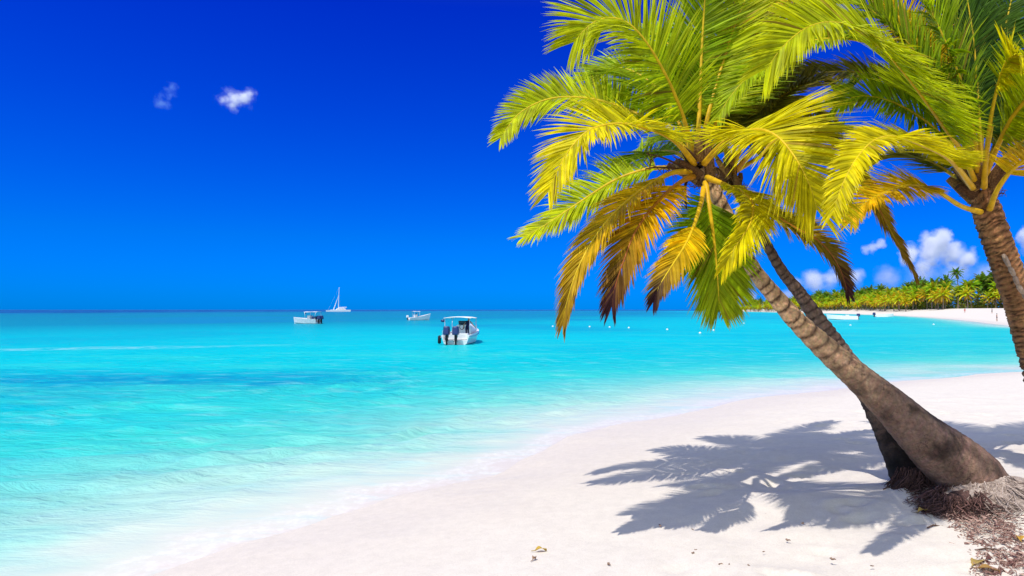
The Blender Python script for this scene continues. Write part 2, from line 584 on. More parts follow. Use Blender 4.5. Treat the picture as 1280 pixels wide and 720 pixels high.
    L.new(b.outputs[0], fr.inputs['Normal'])
    m2 = N(nt, 'ShaderNodeMixShader')
    L.new(math_(nt, 'MULTIPLY', fr.outputs[0], .45), m2.inputs[0])
    L.new(df.outputs[0], m2.inputs[1]); L.new(gl.outputs[0], m2.inputs[2])
    L.new(m2.outputs[0], out.inputs[0])
    tag(link('sea', me, m), 'clear turquoise lagoon deepening to blue at the horizon', 'sea', kind='structure')


# ------------------------------------------------------------------ palms
COL = dict(
    green=((.22, .39, .003), (.50, .58, .005)),
    lime=((.44, .56, .003), (.68, .68, .005)),
    yellow=((.72, .68, .003), (.82, .68, .005)),
    gold=((.82, .60, .004), (.80, .47, .006)),
    orange=((.88, .62, .004), (.86, .42, .006)),
    dark=((.045, .12, .006), (.10, .20, .008)),
    olive=((.19, .22, .010), (.36, .28, .012)),
    rust=((.46, .42, .012), (.50, .24, .015)),
)
BROWN = (.075, .028, .030)


def resample(pts, step):
    c = catmull([tuple(p) for p in pts], 14)
    seg = np.linalg.norm(np.diff(c, axis=0), axis=1)
    s = np.concatenate([[0], np.cumsum(seg)])
    n = max(4, int(s[-1] / step))
    q = np.linspace(0, s[-1], n + 1)
    return [Vector([float(np.interp(x, s, c[:, k])) for k in range(3)]) for x in q], float(s[-1])


def lerp3(a, b, t): return tuple(a[i] + (b[i] - a[i]) * t for i in range(3))


def unit(v):
    return v / (np.linalg.norm(v, axis=-1, keepdims=True) + 1e-12)


def frond(parent, pix, col='green', L0=.55, H=(0, -.7, .6), start=.2, droop=1.0, tip=0.0, rib=.019, spread=1.0, label=None, seed=0, gap=.0082, wide=.0100, thin=0.0):
    """One feather leaf: a tapered midrib through pixels (u, v, distance) and two rows of folded leaflets."""
    g = np.random.default_rng(seed * 77 + 5)
    pts, length = resample([P(*p) for p in pix], .03)
    n = len(pts) - 1
    base = np.array(parent.matrix_basis.translation)
    A = np.array([tuple(p) for p in pts]) - base
    T = unit(np.gradient(A, axis=0))
    H = np.array(H, float); H /= np.linalg.norm(H)
    c0, c1 = (np.array(c) for c in COL[col])
    rc0, rc1 = ((.62, .36, .008), (.62, .46, .012)) if col not in ('rust', 'orange') else ((.52, .24, .012), (.30, .07, .02))
    ribpts, ribr, ribc = [], [], []
    for i in range(0, n + 1, 2):
        t = i / n
        ribpts.append(Vector(A[i]))
        ribr.append(rib * (1.65 - 2.6 * t if t < .18 else 1.18 * (1 - t) / .82 + .08) if t < 1 else .001)
        ribc.append(lerp3(rc0, rc1, t))
    ml = int(length * (1 - start) / gap)
    nseg = 5
    VS, CS = [], []
    for side in (-1, 1):
        t = start + (1 - start) * (np.arange(ml) + g.random(ml) * .7) / ml
        t = t[g.random(ml) > .03 + thin]
        m = len(t)
        x = t * n
        i = np.minimum(x.astype(int), n - 1)
        fr = (x - i)[:, None]
        pos = A[i] * (1 - fr) + A[i + 1] * fr
        tv = unit(T[i] * (1 - fr) + T[i + 1] * fr)
        up = unit(H - tv * (tv @ H)[:, None])
        sv = np.cross(tv, up)
        q = (t - start) / (1 - start)
        shape = np.minimum(1, .55 + q * 3.2) * (1 - .60 * np.maximum(0, (q - .45) / .55) ** 1.6)
        Ll = L0 * shape * g.uniform(.86, 1.08, m)
        # leaflets hang together in loose sheaves rather than each on its own
        sheaf = np.interp(t, np.linspace(start, 1, 14), g.normal(0, 1, 14))
        be = np.radians(76 - 46 * q ** 1.25 + 4 * sheaf + g.normal(0, 3, m)) * spread
        dih = np.radians(12 + 7 * sheaf + g.normal(0, 6, m))
        c_ = lambda a: a[:, None]
        d = unit(tv * c_(np.cos(be)) + (sv * side * c_(np.cos(dih)) + up * c_(np.sin(dih))) * c_(np.sin(be)))
        tw = np.radians(g.normal(0, 24, m))
        br = g.uniform(.60, 1.22, m)
        w0 = wide * g.uniform(.85, 1.15, m) * (.75 + .25 * shape)
        hue = g.uniform(-.12, .12, m)
        dead = g.random(m) < .02
        kd = droop * g.uniform(.8, 1.25, m) * (1 + .5 * q)
        tipk = np.maximum(0, tip * (q * 1.9 - .75) + g.uniform(-.12, .12, m)) if tip else np.zeros(m)
        rows, cols = [], []
        for k in range(nseg + 1):
            s = k / nseg
            wv = unit(tv - d * c_((tv * d).sum(1)))
            nv = np.cross(d, wv)
            wv2 = wv * c_(np.cos(tw)) + nv * c_(np.sin(tw))
            nv2 = np.cross(d, wv2)
            nv2 *= c_(np.where((nv2 * up).sum(1) < 0, -1.0, 1.0))
            ww = c_(w0 * (.55 + 1.8 * s if s < .25 else 1.0 if s < .45 else max(.03, 1.0 - ((s - .45) / .55) ** 1.5)))
            rows.append(np.stack([pos - wv2 * ww - nv2 * ww * .35, pos + nv2 * ww * .15, pos + wv2 * ww - nv2 * ww * .35], 1))
            f = np.clip(.1 + .5 * q + .3 * s + hue * 2, 0, 1)[:, None]
            cc = c0 * (1 - f) + c1 * f
            cc = np.where(dead[:, None], cc * .3 + np.array((.34, .17, .03)) * .7, cc)
            bk = np.clip(tipk * 1.3 + max(0, s - .8) * (1.2 if tip else .5), 0, 1)[:, None]
            cc = (cc * (1 - bk) + np.array(BROWN) * bk) * c_(br)
            cols.append(np.repeat(cc[:, None, :], 3, 1))
            pos = pos + d * c_(Ll / nseg)
            jit = g.normal(0, 1, (m, 3)) * np.array((.018, .018, .011))
            d = unit(d + np.array((0, 0, -1.0)) * c_(.052 * kd * (.35 + 1.5 * s)) + jit)
        VS.append(np.stack(rows, 1).reshape(-1, 3))       # leaflet, row, 3
        CS.append(np.stack(cols, 1).reshape(-1, 3))
    V = np.concatenate(VS); Cc = np.concatenate(CS)
    nl = len(V) // ((nseg + 1) * 3)
    quad = []
    for k in range(nseg):
        o = k * 3
        quad += [(o, o + 1, o + 4, o + 3), (o + 1, o + 2, o + 5, o + 4)]
    Fq = (np.array(quad)[None] + (np.arange(nl) * (nseg + 1) * 3)[:, None, None]).reshape(-1, 4).astype(np.int32)
    me = bpy.data.meshes.new('frond')
    me.vertices.add(len(V)); me.vertices.foreach_set('co', V.astype(np.float32).ravel())
    me.loops.add(Fq.size); me.loops.foreach_set('vertex_index', Fq.ravel())
    me.polygons.add(len(Fq)); me.polygons.foreach_set('loop_start', np.arange(len(Fq), dtype=np.int32) * 4)
    me.polygons.foreach_set('loop_total', np.full(len(Fq), 4, np.int32))
    at = me.attributes.new('tint', 'FLOAT_COLOR', 'POINT')
    at.data.foreach_set('color', np.concatenate([Cc, np.ones((len(Cc), 1))], 1).astype(np.float32).ravel())
    me.update(calc_edges=True)
    ob = link('frond', me, M_DRY if col in ('rust', 'orange') else M_LEAF, parent)
    if label: ob['label'] = label
    rb = MB()
    rb.tube(ribpts, ribr, 7, col=ribc)
    rb.build('midrib', M_RIB, ob, smooth=True)
    return ob


def trunk(parent, pix, ring=.11, amp=.05, cols=None, nsides=28, seed=0, smooth_below=0.0, tilt=.35, rough=.03, gw=.14, wobk=.14, patch=0.0):
    """Ringed palm stem through pixels (u, v, Y, diameter); cols = (light, dark, base)."""
    pts4 = catmull([(*P(u, v, y), dm) for u, v, y, dm in pix], 30)
    seg = np.linalg.norm(np.diff(pts4[:, :3], axis=0), axis=1)
    s = np.concatenate([[0], np.cumsum(seg)])
    n = int(s[-1] / .016)
    q = np.linspace(0, s[-1], n + 1)
    ctr = np.stack([np.interp(q, s, pts4[:, k]) for k in range(4)], -1)
    inv = parent.matrix_basis.inverted()
    mb = MB()
    vs, cs, fs = [], [], []
    upv = Vector((0, -1, 0))
    total = s[-1]
    rd = random.Random(seed)
    # scars are not evenly spaced
    marks = [0.0]
    while marks[-1] < total: marks.append(marks[-1] + ring * rd.uniform(.5, 1.6))
    marks = np.array(marks)
    for i in range(n + 1):
        c = Vector(ctr[i, :3])
        t = (Vector(ctr[min(i + 1, n), :3]) - Vector(ctr[max(i - 1, 0), :3])).normalized()
        a = (upv - t * upv.dot(t)).normalized()
        b = t.cross(a)
        for k in range(nsides):
            th = 2 * math.pi * k / nsides
            wob = noise.noise(Vector((math.cos(th) * 1.1 + seed, math.sin(th) * 1.1, q[i] * 2.2)))
            so = q[i] + tilt * ring * math.sin(th + q[i] * .8) + wobk * ring * wob
            j = int(np.searchsorted(marks, so)) - 1
            j = min(max(j, 0), len(marks) - 2)
            ph = (so - marks[j]) / (marks[j + 1] - marks[j])
            ph = min(max(ph, 0), 1)
            sm = 0.0 if smooth_below <= 0 else min(1, max(0, 1 - (q[i] / total - smooth_below + .12) / .24))
            saw = (1 - ph) ** 1.6 - .4                 # lip low on each ring, tapering upward
            groove = math.exp(-(min(ph, 1 - ph) / gw) ** 2)
            fine = noise.noise(Vector((math.cos(th) * 5 + seed, math.sin(th) * 5, q[i] * 26)))
            r = ctr[i, 3] / 2 * (1 + (1 - sm * .85) * amp * (saw - groove * .5) + .05 * wob + rough * fine)
            vs.append(inv @ (c + (a * math.cos(th) + b * math.sin(th)) * r))
            light, dk, base = cols
            dkf = min(1, groove * .95 + max(0, fine) * .55 + (.35 if rd.random() < .06 else 0))
            pat = 1.0 if not patch else min(1, max(0, .75 + 1.3 * noise.noise(Vector((math.cos(th) * 2.2, math.sin(th) * 2.2 + seed * 3, q[i] * 7)))))
            col = lerp3(light, dk, dkf * pat * (1 - .65 * sm))
            st = .5 + .5 * noise.noise(Vector((math.cos(th) * 1.6, math.sin(th) * 1.6 + seed, q[i] * 1.7)))
            col = lerp3(col, base, sm * .95)
            blot = noise.noise(Vector((math.cos(th) * 1.3 + 9, math.sin(th) * 1.3, q[i] * 4.5 + seed))) + .5 * noise.noise(Vector((math.cos(th) * 4, math.sin(th) * 4 + 5, q[i] * 12)))
            col = lerp3(col, tuple(x * .38 for x in base), sm * min(1, max(0, blot * 2.2 - .1)))
            col = tuple(x * (.45 + .95 * st) * rd.uniform(.92, 1.08) for x in col)
            cs.append(col)
        if i:
            o0, o1 = (i - 1) * nsides, i * nsides
            for k in range(nsides):
                k2 = (k + 1) % nsides
                fs.append((o0 + k, o0 + k2, o1 + k2, o1 + k))
    fs.append(tuple(n * nsides + k for k in range(nsides)))
    mb.add(vs, fs, cs)
    return mb.build('trunk', M_BARK, parent, smooth=True)


def sheath(parent, c, axis_, r, seed, stubs=7):
    """Fibrous knot at the top of the stem with old leaf-base stubs."""
    inv = parent.matrix_basis.inverted()
    rd = random.Random(seed)
    mb = MB()
    ax = Vector(axis_).normalized()
    e1 = ax.orthogonal().normalized(); e2 = ax.cross(e1)
    for k in range(stubs + 6):
        th = k * 2.4 + rd.uniform(-.3, .3)
        o = e1 * math.cos(th) + e2 * math.sin(th)
        h = rd.uniform(-.16, .10)
        ln = rd.uniform(.16, .34) if k < stubs else rd.uniform(.1, .2)
        p0 = c + ax * h + o * r * .45
        p1 = p0 + ax * ln * .5 + o * r * .55
        p2 = p1 + ax * ln * .45 + o * r * rd.uniform(.1, .9)
        cc = lerp3((.10, .05, .025), (.30, .17, .05), rd.random() ** 1.5)
        mb.tube([inv @ p0, inv @ p1, inv @ p2], [r * .42, r * .34, r * .20], 9, col=cc)
    for k in range(150):
        th = rd.uniform(0, 6.28)
        o = e1 * math.cos(th) + e2 * math.sin(th)
        p0 = c + ax * rd.uniform(-.2, .18) + o * r * rd.uniform(.6, 1.0)
        p1 = p0 + ax * rd.uniform(-.06, .12) + o * rd.uniform(.01, .05) + e1 * rd.gauss(0, .03)
        mb.tube([inv @ p0, inv @ ((p0 + p1) / 2 + o * .015), inv @ p1], [.004, .003, .001], 4, caps=False, col=lerp3((.06, .03, .015), (.25, .14, .06), rd.random()))
    return mb.build('leaf_sheath', M_FIBRE, parent)


def stalks(parent, lists, name, col, rad=.010, label=None, twigs=0, seed=0):
    inv = parent.matrix_basis.inverted()
    rd = random.Random(seed)
    for pix in lists:
        mb = MB()
        pts, ln = resample([P(*p) for p in pix], .03)
        k = len(pts)
        mb.tube([inv @ p for p in pts], [rad * (1 - .7 * i / k) for i in range(k)], 7, col=col)
        for _ in range(twigs):
            i = rd.randrange(k // 3, k)
            d = Vector((rd.gauss(0, 1), rd.gauss(0, 1), rd.gauss(-.7, .6))).normalized()
            p = pts[i]
            mb.tube([inv @ p, inv @ (p + d * .08), inv @ (p + d * .14 + Vector((0, 0, -.03)))], [.004, .003, .0015], 5, col=tuple(c * rd.uniform(.7, 1.5) for c in col))
        o = mb.build(name, M_RIB, parent, smooth=True)
        if label: o['label'] = label


def root_mat(parent, c, rx, ry, h, seed, cols):
    """Lumpy cushion of matted root fibre half buried in sand."""
    inv = parent.matrix_basis.inverted()
    mb = MB()
    nr, na = 26, 72
    vs, cs, fs = [], [], []
    for i in range(nr + 1):
        s = i / nr
        for k in range(na):
            th = 2 * math.pi * k / na
            rag = 1 + .28 * noise.noise(Vector((math.cos(th) * 1.7 + seed, math.sin(th) * 1.7, 0)))
            x, y = c.x + math.cos(th) * rx * s * rag, c.y + math.sin(th) * ry * s * rag
            f = noise.noise(Vector((x * 9, y * 9, seed))) + .7 * noise.noise(Vector((x * 30 + y * 8, y * 34, seed)))
            z = h * (1 - s ** 1.8) - .035 * s ** 4 + .022 * f * (1 - s * .6)
            vs.append((x, y, z))
            cs.append(lerp3(cols[0], cols[1], min(1, max(0, .5 + .55 * f))))
    g = height(np.array([v[0] for v in vs]), np.array([v[1] for v in vs]))
    vs = [inv @ Vector((v[0], v[1], v[2] + float(z))) for v, z in zip(vs, g)]
    for i in range(nr):
        for k in range(na):
            k2 = (k + 1) % na
            fs.append((i * na + k, (i + 1) * na + k, (i + 1) * na + k2, i * na + k2))
    mb.add(vs, fs, cs)
    return mb.build('root_mat', M_FIBRE, parent, smooth=True)


def roots(parent, c, n, rlo, rhi, seed, cols, zf, a0=0, a1=6.28):
    inv = parent.matrix_basis.inverted()
    rd = random.Random(seed)
    mb = MB()
    for _ in range(n):
        th = rd.uniform(a0, a1)
        r0 = rd.uniform(.10, .2)
        r1 = r0 + rd.uniform(rlo, rhi)
        p = []
        for k in range(6):
            s = k / 5
            r = r0 + (r1 - r0) * s
            tt = th + rd.gauss(0, .13) * (.5 + s)
            x, y = c.x + math.cos(tt) * r, c.y + math.sin(tt) * r
            g = float(height(np.array([x]), np.array([y]))[0])
            z = g + (zf * rd.uniform(.55, 1.05)) * (1 - s) ** 1.5 + .010 * rd.random() - .006 * s
            p.append(inv @ Vector((x, y, z)))
        w = rd.uniform(.002, .0065)
        cc = lerp3(cols[0], cols[1], rd.random())
        mb.tube(p, [w, w, w * .9, w * .8, w * .6, w * .3], 5, col=cc)
    return mb.build('roots', M_FIBRE, parent)


def build_palms():
    # --- the big leaning palm
    A = empty('coconut_palm', ground_at(1215, 608))
    tag(A, 'nearest coconut palm leaning far left over the sand with a thick pale base', 'palm tree', 'coconut palms on the near beach')
    bpy.context.view_layer.update()
    yA = A.location.y
    trunk(A, [(1226, 634, yA - .02, .60), (1216, 603, yA, .555), (1199, 584, yA + .02, .525), (1174, 563, yA + .04, .475), (1148, 540, yA + .06, .41), (1122, 515, yA + .09, .35), (1094, 490, yA + .12, .30), (1062, 462, yA + .15, .255),
              (1028, 432, yA + .19, .215), (996, 401, yA + .23, .18), (966, 367, yA + .27, .158), (945, 341, yA + .31, .145), (928, 312, yA + .34, .135), (905, 262, yA + .38, .13), (889, 233, yA + .41, .13), (876, 212, yA + .43, .12)],
          ring=.105, amp=.085, cols=((.70, .43, .23), (.055, .03, .018), (.20, .122, .09)), seed=3, smooth_below=.42, tilt=.35)
    Yc = yA + .4
    k = Yc - 6.45
    f = lambda pts, **kw: frond(A, [(u, v, y + k) for u, v, y in pts], **kw)
    f([(868, 200, 6.5), (835, 165, 6.7), (790, 140, 6.9), (740, 124, 7.0), (690, 123, 7.05), (650, 141, 7.0), (626, 172, 6.9)], col='lime', L0=.44, H=(0, -.9, .45), seed=1)
    f([(868, 205, 6.35), (842, 175, 6.0), (808, 160, 5.7), (770, 155, 5.5), (735, 164, 5.35), (710, 190, 5.3), (693, 222, 5.3), (685, 240, 5.3)], col='yellow', L0=.5, H=(-.1, -.6, .8), seed=2, droop=1.2)
    f([(866, 212, 6.5), (820, 210, 6.7), (772, 224, 6.8), (726, 252, 6.85), (682, 281, 6.8), (655, 296, 6.75)], col='lime', L0=.46, H=(-.3, -.6, .75), seed=3, droop=1.5)
    f([(866, 215, 6.4), (835, 218, 6.1), (785, 251, 5.7), (747, 292, 5.4), (722, 337, 5.25), (708, 380, 5.2), (704, 402, 5.2)], col='gold', L0=.42, H=(-.6, -.6, .4), seed=4, tip=.38, start=.22, gap=.0085, thin=.08, droop=2.0, spread=.52, label='golden drooping frond with a brown tip')
    f([(868, 220, 6.4), (850, 228, 6.15), (823, 252, 5.75), (796, 287, 5.45), (779, 328, 5.3), (768, 362, 5.25), (765, 380, 5.25)], col='orange', L0=.47, H=(-.45, -.8, .3), seed=5, tip=.75, start=.2, gap=.0085, thin=.08, droop=1.6, spread=.58, label='dying orange frond with a dark purple brown tip')
    f([(880, 235, 6.3), (874, 262, 5.8), (860, 300, 5.4), (840, 332, 5.2), (825, 356, 5.1), (818, 374, 5.1)], col='gold', L0=.32, H=(-.3, -.8, .4), seed=6, tip=.75, start=.5, gap=.0085, thin=.08, droop=1.8, spread=.55, label='small gold and brown drooping frond')
    f([(882, 228, 6.3), (887, 262, 6.12), (893, 305, 6.05), (897, 350, 6.05), (899, 384, 6.08)], col='green', L0=.58, H=(.1, -1, .15), seed=7, droop=.35, spread=.66, gap=.0065, wide=.011)
    f([(884, 232, 6.75), (893, 268, 6.95), (902, 315, 7.0), (905, 355, 7.0), (907, 380, 7.0)], col='olive', L0=.5, H=(-.1, -1, .15), seed=19, droop=.4, spread=.7)
    f([(868, 200, 6.45), (858, 160, 6.35), (840, 112, 6.2), (816, 66, 6.05), (792, 35, 5.95), (770, 23, 5.9), (748, 25, 5.85), (731, 37, 5.8), (718, 52, 5.8)], col='lime', L0=.74, H=(.3, -.85, .35), seed=8, droop=.9)
    f([(872, 195, 6.5), (874, 140, 6.6), (876, 80, 6.7), (880, 10, 6.75), (884, -50, 6.7), (880, -90, 6.6)], col='green', L0=.6, H=(.3, -.92, .2), seed=9, droop=.6)
    f([(876, 195, 6.5), (886, 140, 6.6), (903, 80, 6.75), (925, 15, 6.8), (952, -40, 6.8)], col='lime', L0=.55, H=(-.2, -.95, .2), seed=10, droop=.6)
    f([(880, 205, 6.3), (905, 178, 6.0), (940, 163, 5.6), (970, 170, 5.25), (997, 202, 5.05), (1015, 240, 4.97), (1021, 262, 4.95)], col='yellow', L0=.74, H=(-.1, -.55, .85), seed=11, droop=1.35, gap=.007, spread=.9)
    f([(884, 222, 6.3), (912, 234, 5.9), (938, 250, 5.45), (938, 278, 5.1), (918, 310, 4.95), (905, 334, 4.92)], col='yellow', L0=.36, H=(.2, -.9, .3), seed=12, droop=1.9, spread=.6)
    f([(876, 200, 6.7), (905, 165, 7.2), (950, 135, 7.7), (1000, 130, 8.1), (1036, 148, 8.3)], col='olive', L0=.5, H=(0, -.5, .8), seed=13)
    f([(866, 205, 6.7), (840, 190, 7.2), (800, 196, 7.7), (765, 222, 8.1), (745, 250, 8.2)], col='green', L0=.5, H=(-.2, -.5, .8), seed=14, droop=1.4)
    f([(872, 195, 6.7), (866, 130, 7.1), (850, 80, 7.4), (826, 45, 7.7), (800, 40, 7.9)], col='green', L0=.6, H=(0, -.7, .5), seed=15)
    f([(878, 196, 6.6), (905, 130, 6.8), (945, 65, 7.0), (990, 15, 7.1), (1040, -10, 7.1)], col='green', L0=.58, H=(-.3, -.8, .4), seed=16)
    f([(874, 196, 6.6), (893, 150, 6.9), (925, 105, 7.3), (965, 80, 7.7), (1005, 85, 8.0)], col='olive', L0=.5, H=(-.1, -.7, .6), seed=17)
    f([(868, 198, 6.6), (846, 150, 6.8), (815, 105, 7.0), (775, 85, 7.2), (735, 100, 7.3)], col='green', L0=.62, H=(.2, -.8, .5), seed=18)
    sheath(A, P(873, 210, Yc), P(868, 195, Yc) - P(895, 241, Yc), .13, 31)
    stalks(A, [[(866, 216, Yc), (848, 206, Yc - .15), (828, 197, Yc - .3), (808, 192, Yc - .4)], [(866, 218, Yc), (845, 211, Yc - .15), (822, 209, Yc - .3), (807, 211, Yc - .35)]],
           'flower_stalk', (.10, .045, .02), .016, twigs=14, seed=2)
    stalks(A, [[(862, 222, Yc - .1), (857, 230, Yc - .15), (857, 246, Yc - .15), (858, 262, Yc - .15)]], 'hanging_stalk', (.05, .02, .015), .018, twigs=5, seed=5)
    # --- the slimmer palm that crosses behind it
    gB = ground_at(1150, 600)
    B = empty('coconut_palm', gB)
    tag(B, 'slim dark coconut palm crossing behind the pale leaning trunk', 'palm tree', 'coconut palms on the near beach')
    bpy.context.view_layer.update()
    yB = gB.y
    trunk(B, [(1160, 628, yB + .0, .60), (1147, 600, yB + .02, .48), (1130, 566, yB + .1, .39), (1110, 530, yB + .22, .31), (1084, 486, yB + .36, .24), (1060, 452, yB + .46, .205), (1042, 427, yB + .54, .19), (1022, 399, yB + .62, .165),
              (999, 366, yB + .72, .14), (979, 341, yB + .8, .12), (962, 312, yB + .86, .11), (947, 284, yB + .9, .105), (930, 254, yB + .93, .105), (917, 232, yB + .96, .10)],
          ring=.07, amp=.12, cols=((.21, .135, .10), (.045, .03, .025), (.022, .016, .014)), seed=8, smooth_below=.30, tilt=.5, rough=.06)
    kb = yB + .96 - 7.1
    f = lambda pts, **kw: frond(B, [(u, v, y + kb) for u, v, y in pts], **kw)
    f([(915, 215, 7.1), (935, 165, 7.0), (965, 130, 6.9), (1000, 108, 6.8), (1028, 100, 6.75), (1044, 113, 6.7)], col='olive', L0=.42, H=(0, -.6, .7), seed=21, tip=.2)
    f([(915, 220, 7.1), (950, 180, 7.0), (1000, 158, 6.9), (1045, 178, 6.8), (1080, 228, 6.75), (1112, 287, 6.75), (1138, 332, 6.75), (1144, 346, 6.75)], col='rust', L0=.36, H=(.5, -.75, .45), seed=22, tip=.2, droop=1.6, spread=.6, label='long olive frond drooping to a brown tip')
    f([(920, 230, 7.1), (950, 255, 6.9), (985, 280, 6.8), (1025, 303, 6.7), (1048, 333, 6.65), (1060, 366, 6.65)], col='rust', L0=.38, H=(.4, -.75, .5), seed=23, tip=.8, spread=.8, label='withered frond with a red brown tip')
    f([(912, 215, 7.1), (905, 170, 7.3), (905, 110, 7.5), (920, 50, 7.6), (945, 10, 7.6)], col='green', L0=.6, H=(.1, -.95, .2), seed=24)
    f([(918, 215, 7.2), (960, 190, 7.5), (1010, 160, 7.8), (1060, 162, 8.0), (1092, 185, 8.1)], col='dark', L0=.5, H=(.1, -.5, .8), seed=25)
    f([(908, 215, 7.2), (880, 180, 7.6), (840, 170, 8.0), (805, 185, 8.3)], col='green', L0=.5, H=(-.1, -.5, .8), seed=26)
    f([(905, 232, 7.2), (885, 262, 7.5), (866, 300, 7.6), (860, 336, 7.6)], col='green', L0=.42, H=(-.2, -.9, .3), seed=27, tip=.1)
    f([(912, 218, 7.2), (925, 160, 7.8), (950, 120, 8.4), (990, 105, 9.0)], col='green', L0=.5, H=(.1, -.6, .7), seed=28)
    sheath(B, P(914, 226, yB + .97), P(905, 210, yB + 1) - P(929, 254, yB + .92), .10, 33)
    # --- the palm at the right edge
    gC = ground_at(1322, 560)
    Cc = empty('coconut_palm', gC)
    tag(Cc, 'coconut palm at the right with a rough dark brown ringed trunk and wide green crown', 'palm tree', 'coconut palms on the near beach')
    bpy.context.view_layer.update()
    trunk(Cc, [(1326, 575, gC.y, .44), (1318, 540, gC.y, .34), (1306, 495, 6.95, .295), (1291, 440, 6.9, .285), (1276, 388, 6.85, .28), (1259, 336, 6.8, .28), (1245, 298, 6.77, .275), (1233, 262, 6.75, .265), (1225, 238, 6.75, .2)],
          ring=.058, amp=.17, cols=((.44, .21, .085), (.025, .012, .008), (.25, .16, .11)), seed=14, tilt=.4, rough=.11, gw=.24, wobk=.8, patch=1.0)
    f = lambda pts, **kw: frond(Cc, pts, **kw)
    f([(1218, 225, 6.6), (1203, 192, 6.3), (1177, 154, 5.9), (1146, 111, 5.4), (1112, 70, 4.95), (1085, 46, 4.7), (1058, 31, 4.5), (1031, 28, 4.35), (1004, 37, 4.25), (978, 59, 4.2), (958, 86, 4.2)], col='lime', L0=.60, H=(.35, -.65, .65), seed=41, rib=.017)
    f([(1222, 218, 6.7), (1170, 110, 6.4), (1090, 55, 6.1), (1010, 52, 5.9), (950, 84, 5.8), (915, 118, 5.75), (897, 148, 5.75)], col='green', L0=.42, H=(-.2, -.6, .8), seed=42, droop=1.4)
    f([(1222, 215, 6.8), (1190, 120, 6.9), (1120, 20, 6.9), (1050, -30, 6.8), (990, -8, 6.7), (945, 30, 6.6), (917, 62, 6.55), (904, 84, 6.5)], col='gold', L0=.5, H=(-.4, -.5, .75), seed=43, droop=1.8)
    f([(1216, 235, 6.6), (1188, 200, 5.8), (1152, 181, 4.95), (1119, 171, 4.4), (1092, 176, 4.15), (1068, 202, 3.98), (1050, 238, 3.9), (1041, 266, 3.88)], col='yellow', L0=.33, H=(-.1, -.6, .8), seed=44, droop=1.1)
    f([(1226, 265, 6.65), (1200, 257, 6.5), (1169, 238, 6.3), (1135, 232, 6.1), (1100, 243, 5.95), (1076, 258, 5.9), (1064, 276, 5.9)], col='gold', L0=.36, H=(-.2, -.6, .75), seed=45, start=.42, droop=1.5)
    f([(1218, 240, 6.8), (1190, 218, 7.1), (1155, 200, 7.4), (1115, 195, 7.7), (1083, 208, 7.9)], col='olive', L0=.45, H=(0, -.6, .75), seed=46, start=.3)
    f([(1230, 235, 6.6), (1234, 180, 6.3), (1244, 120, 6.0), (1258, 78, 5.8), (1275, 70, 5.65), (1292, 92, 5.6), (1300, 122, 5.6)], col='yellow', L0=.38, H=(.3, -.8, .5), seed=47, start=.55, droop=1.5)
    f([(1222, 220, 6.9), (1205, 150, 7.0), (1198, 80, 7.1), (1197, 0, 7.2), (1192, -50, 7.2)], col='dark', L0=.75, H=(.1, -1, 0), seed=48, droop=.5)
    f([(1228, 220, 6.9), (1240, 150, 7.1), (1250, 67, 7.2), (1264, 0, 7.3), (1278, -60, 7.3)], col='dark', L0=.75, H=(-.1, -1, .1), seed=49, droop=.5)
    f([(1235, 225, 6.8), (1262, 190, 7.1), (1300, 165, 7.4), (1350, 170, 7.6), (1395, 205, 7.7)], col='olive', L0=.6, H=(.1, -.6, .7), seed=50)
    f([(1237, 262, 6.6), (1248, 235, 6.4), (1270, 208, 6.2), (1305, 190, 6.0), (1350, 200, 5.9), (1385, 240, 5.9)], col='gold', L0=.45, H=(.2, -.6, .7), seed=51, start=.3)
    f([(1232, 218, 6.6), (1270, 140, 6.1), (1330, 90, 5.6), (1395, 85, 5.3), (1450, 130, 5.2)], col='lime', L0=.6, H=(.2, -.7, .6), seed=52)
    f([(1232, 215, 7.0), (1262, 140, 7.5), (1310, 100, 8.0), (1370, 110, 8.3)], col='dark', L0=.65, H=(.1, -.6, .7), seed=53)
    f([(1222, 215, 6.6), (1212, 140, 6.3), (1180, 50, 5.95), (1140, -20, 5.75), (1090, -70, 5.6)], col='green', L0=.6, H=(.2, -.8, .5), seed=54)
    f([(1222, 215, 6.9), (1185, 140, 7.5), (1140, 100, 8.1), (1085, 95, 8.6), (1050, 120, 8.8)], col='dark', L0=.6, H=(0, -.6, .7), seed=55)
    f([(1218, 218, 6.8), (1165, 135, 6.9), (1095, 95, 7.0), (1020, 92, 7.0), (975, 112, 6.95), (950, 140, 6.9)], col='olive', L0=.46, H=(-.1, -.6, .8), seed=56, droop=1.2)
    f([(1222, 215, 6.9), (1208, 140, 7.4), (1165, 60, 7.9), (1110, 20, 8.3), (1060, 25, 8.6)], col='dark', L0=.65, H=(.1, -.7, .6), seed=57)
    f([(1226, 215, 6.9), (1222, 130, 6.8), (1215, 40, 6.7), (1200, -50, 6.65)], col='dark', L0=.62, H=(.3, -.9, .2), seed=58, droop=.6)
    f([(1216, 222, 6.7), (1175, 168, 6.5), (1125, 132, 6.3), (1078, 120, 6.2), (1042, 132, 6.15)], col='green', L0=.5, H=(.2, -.8, .5), seed=59)
    f([(1219, 218, 6.7), (1180, 120, 6.5), (1130, 50, 6.3), (1075, 5, 6.2), (1020, -8, 6.2)], col='green', L0=.6, H=(.3, -.8, .5), seed=60)
    f([(1226, 218, 6.9), (1228, 140, 7.2), (1232, 60, 7.4), (1230, -20, 7.5)], col='dark', L0=.7, H=(.3, -.9, .2), seed=61)
    sheath(Cc, P(1226, 232, 6.75), P(1222, 215, 6.75) - P(1236, 268, 6.75), .17, 35, 10)
    inv = Cc.matrix_basis.inverted()
    mb = MB()
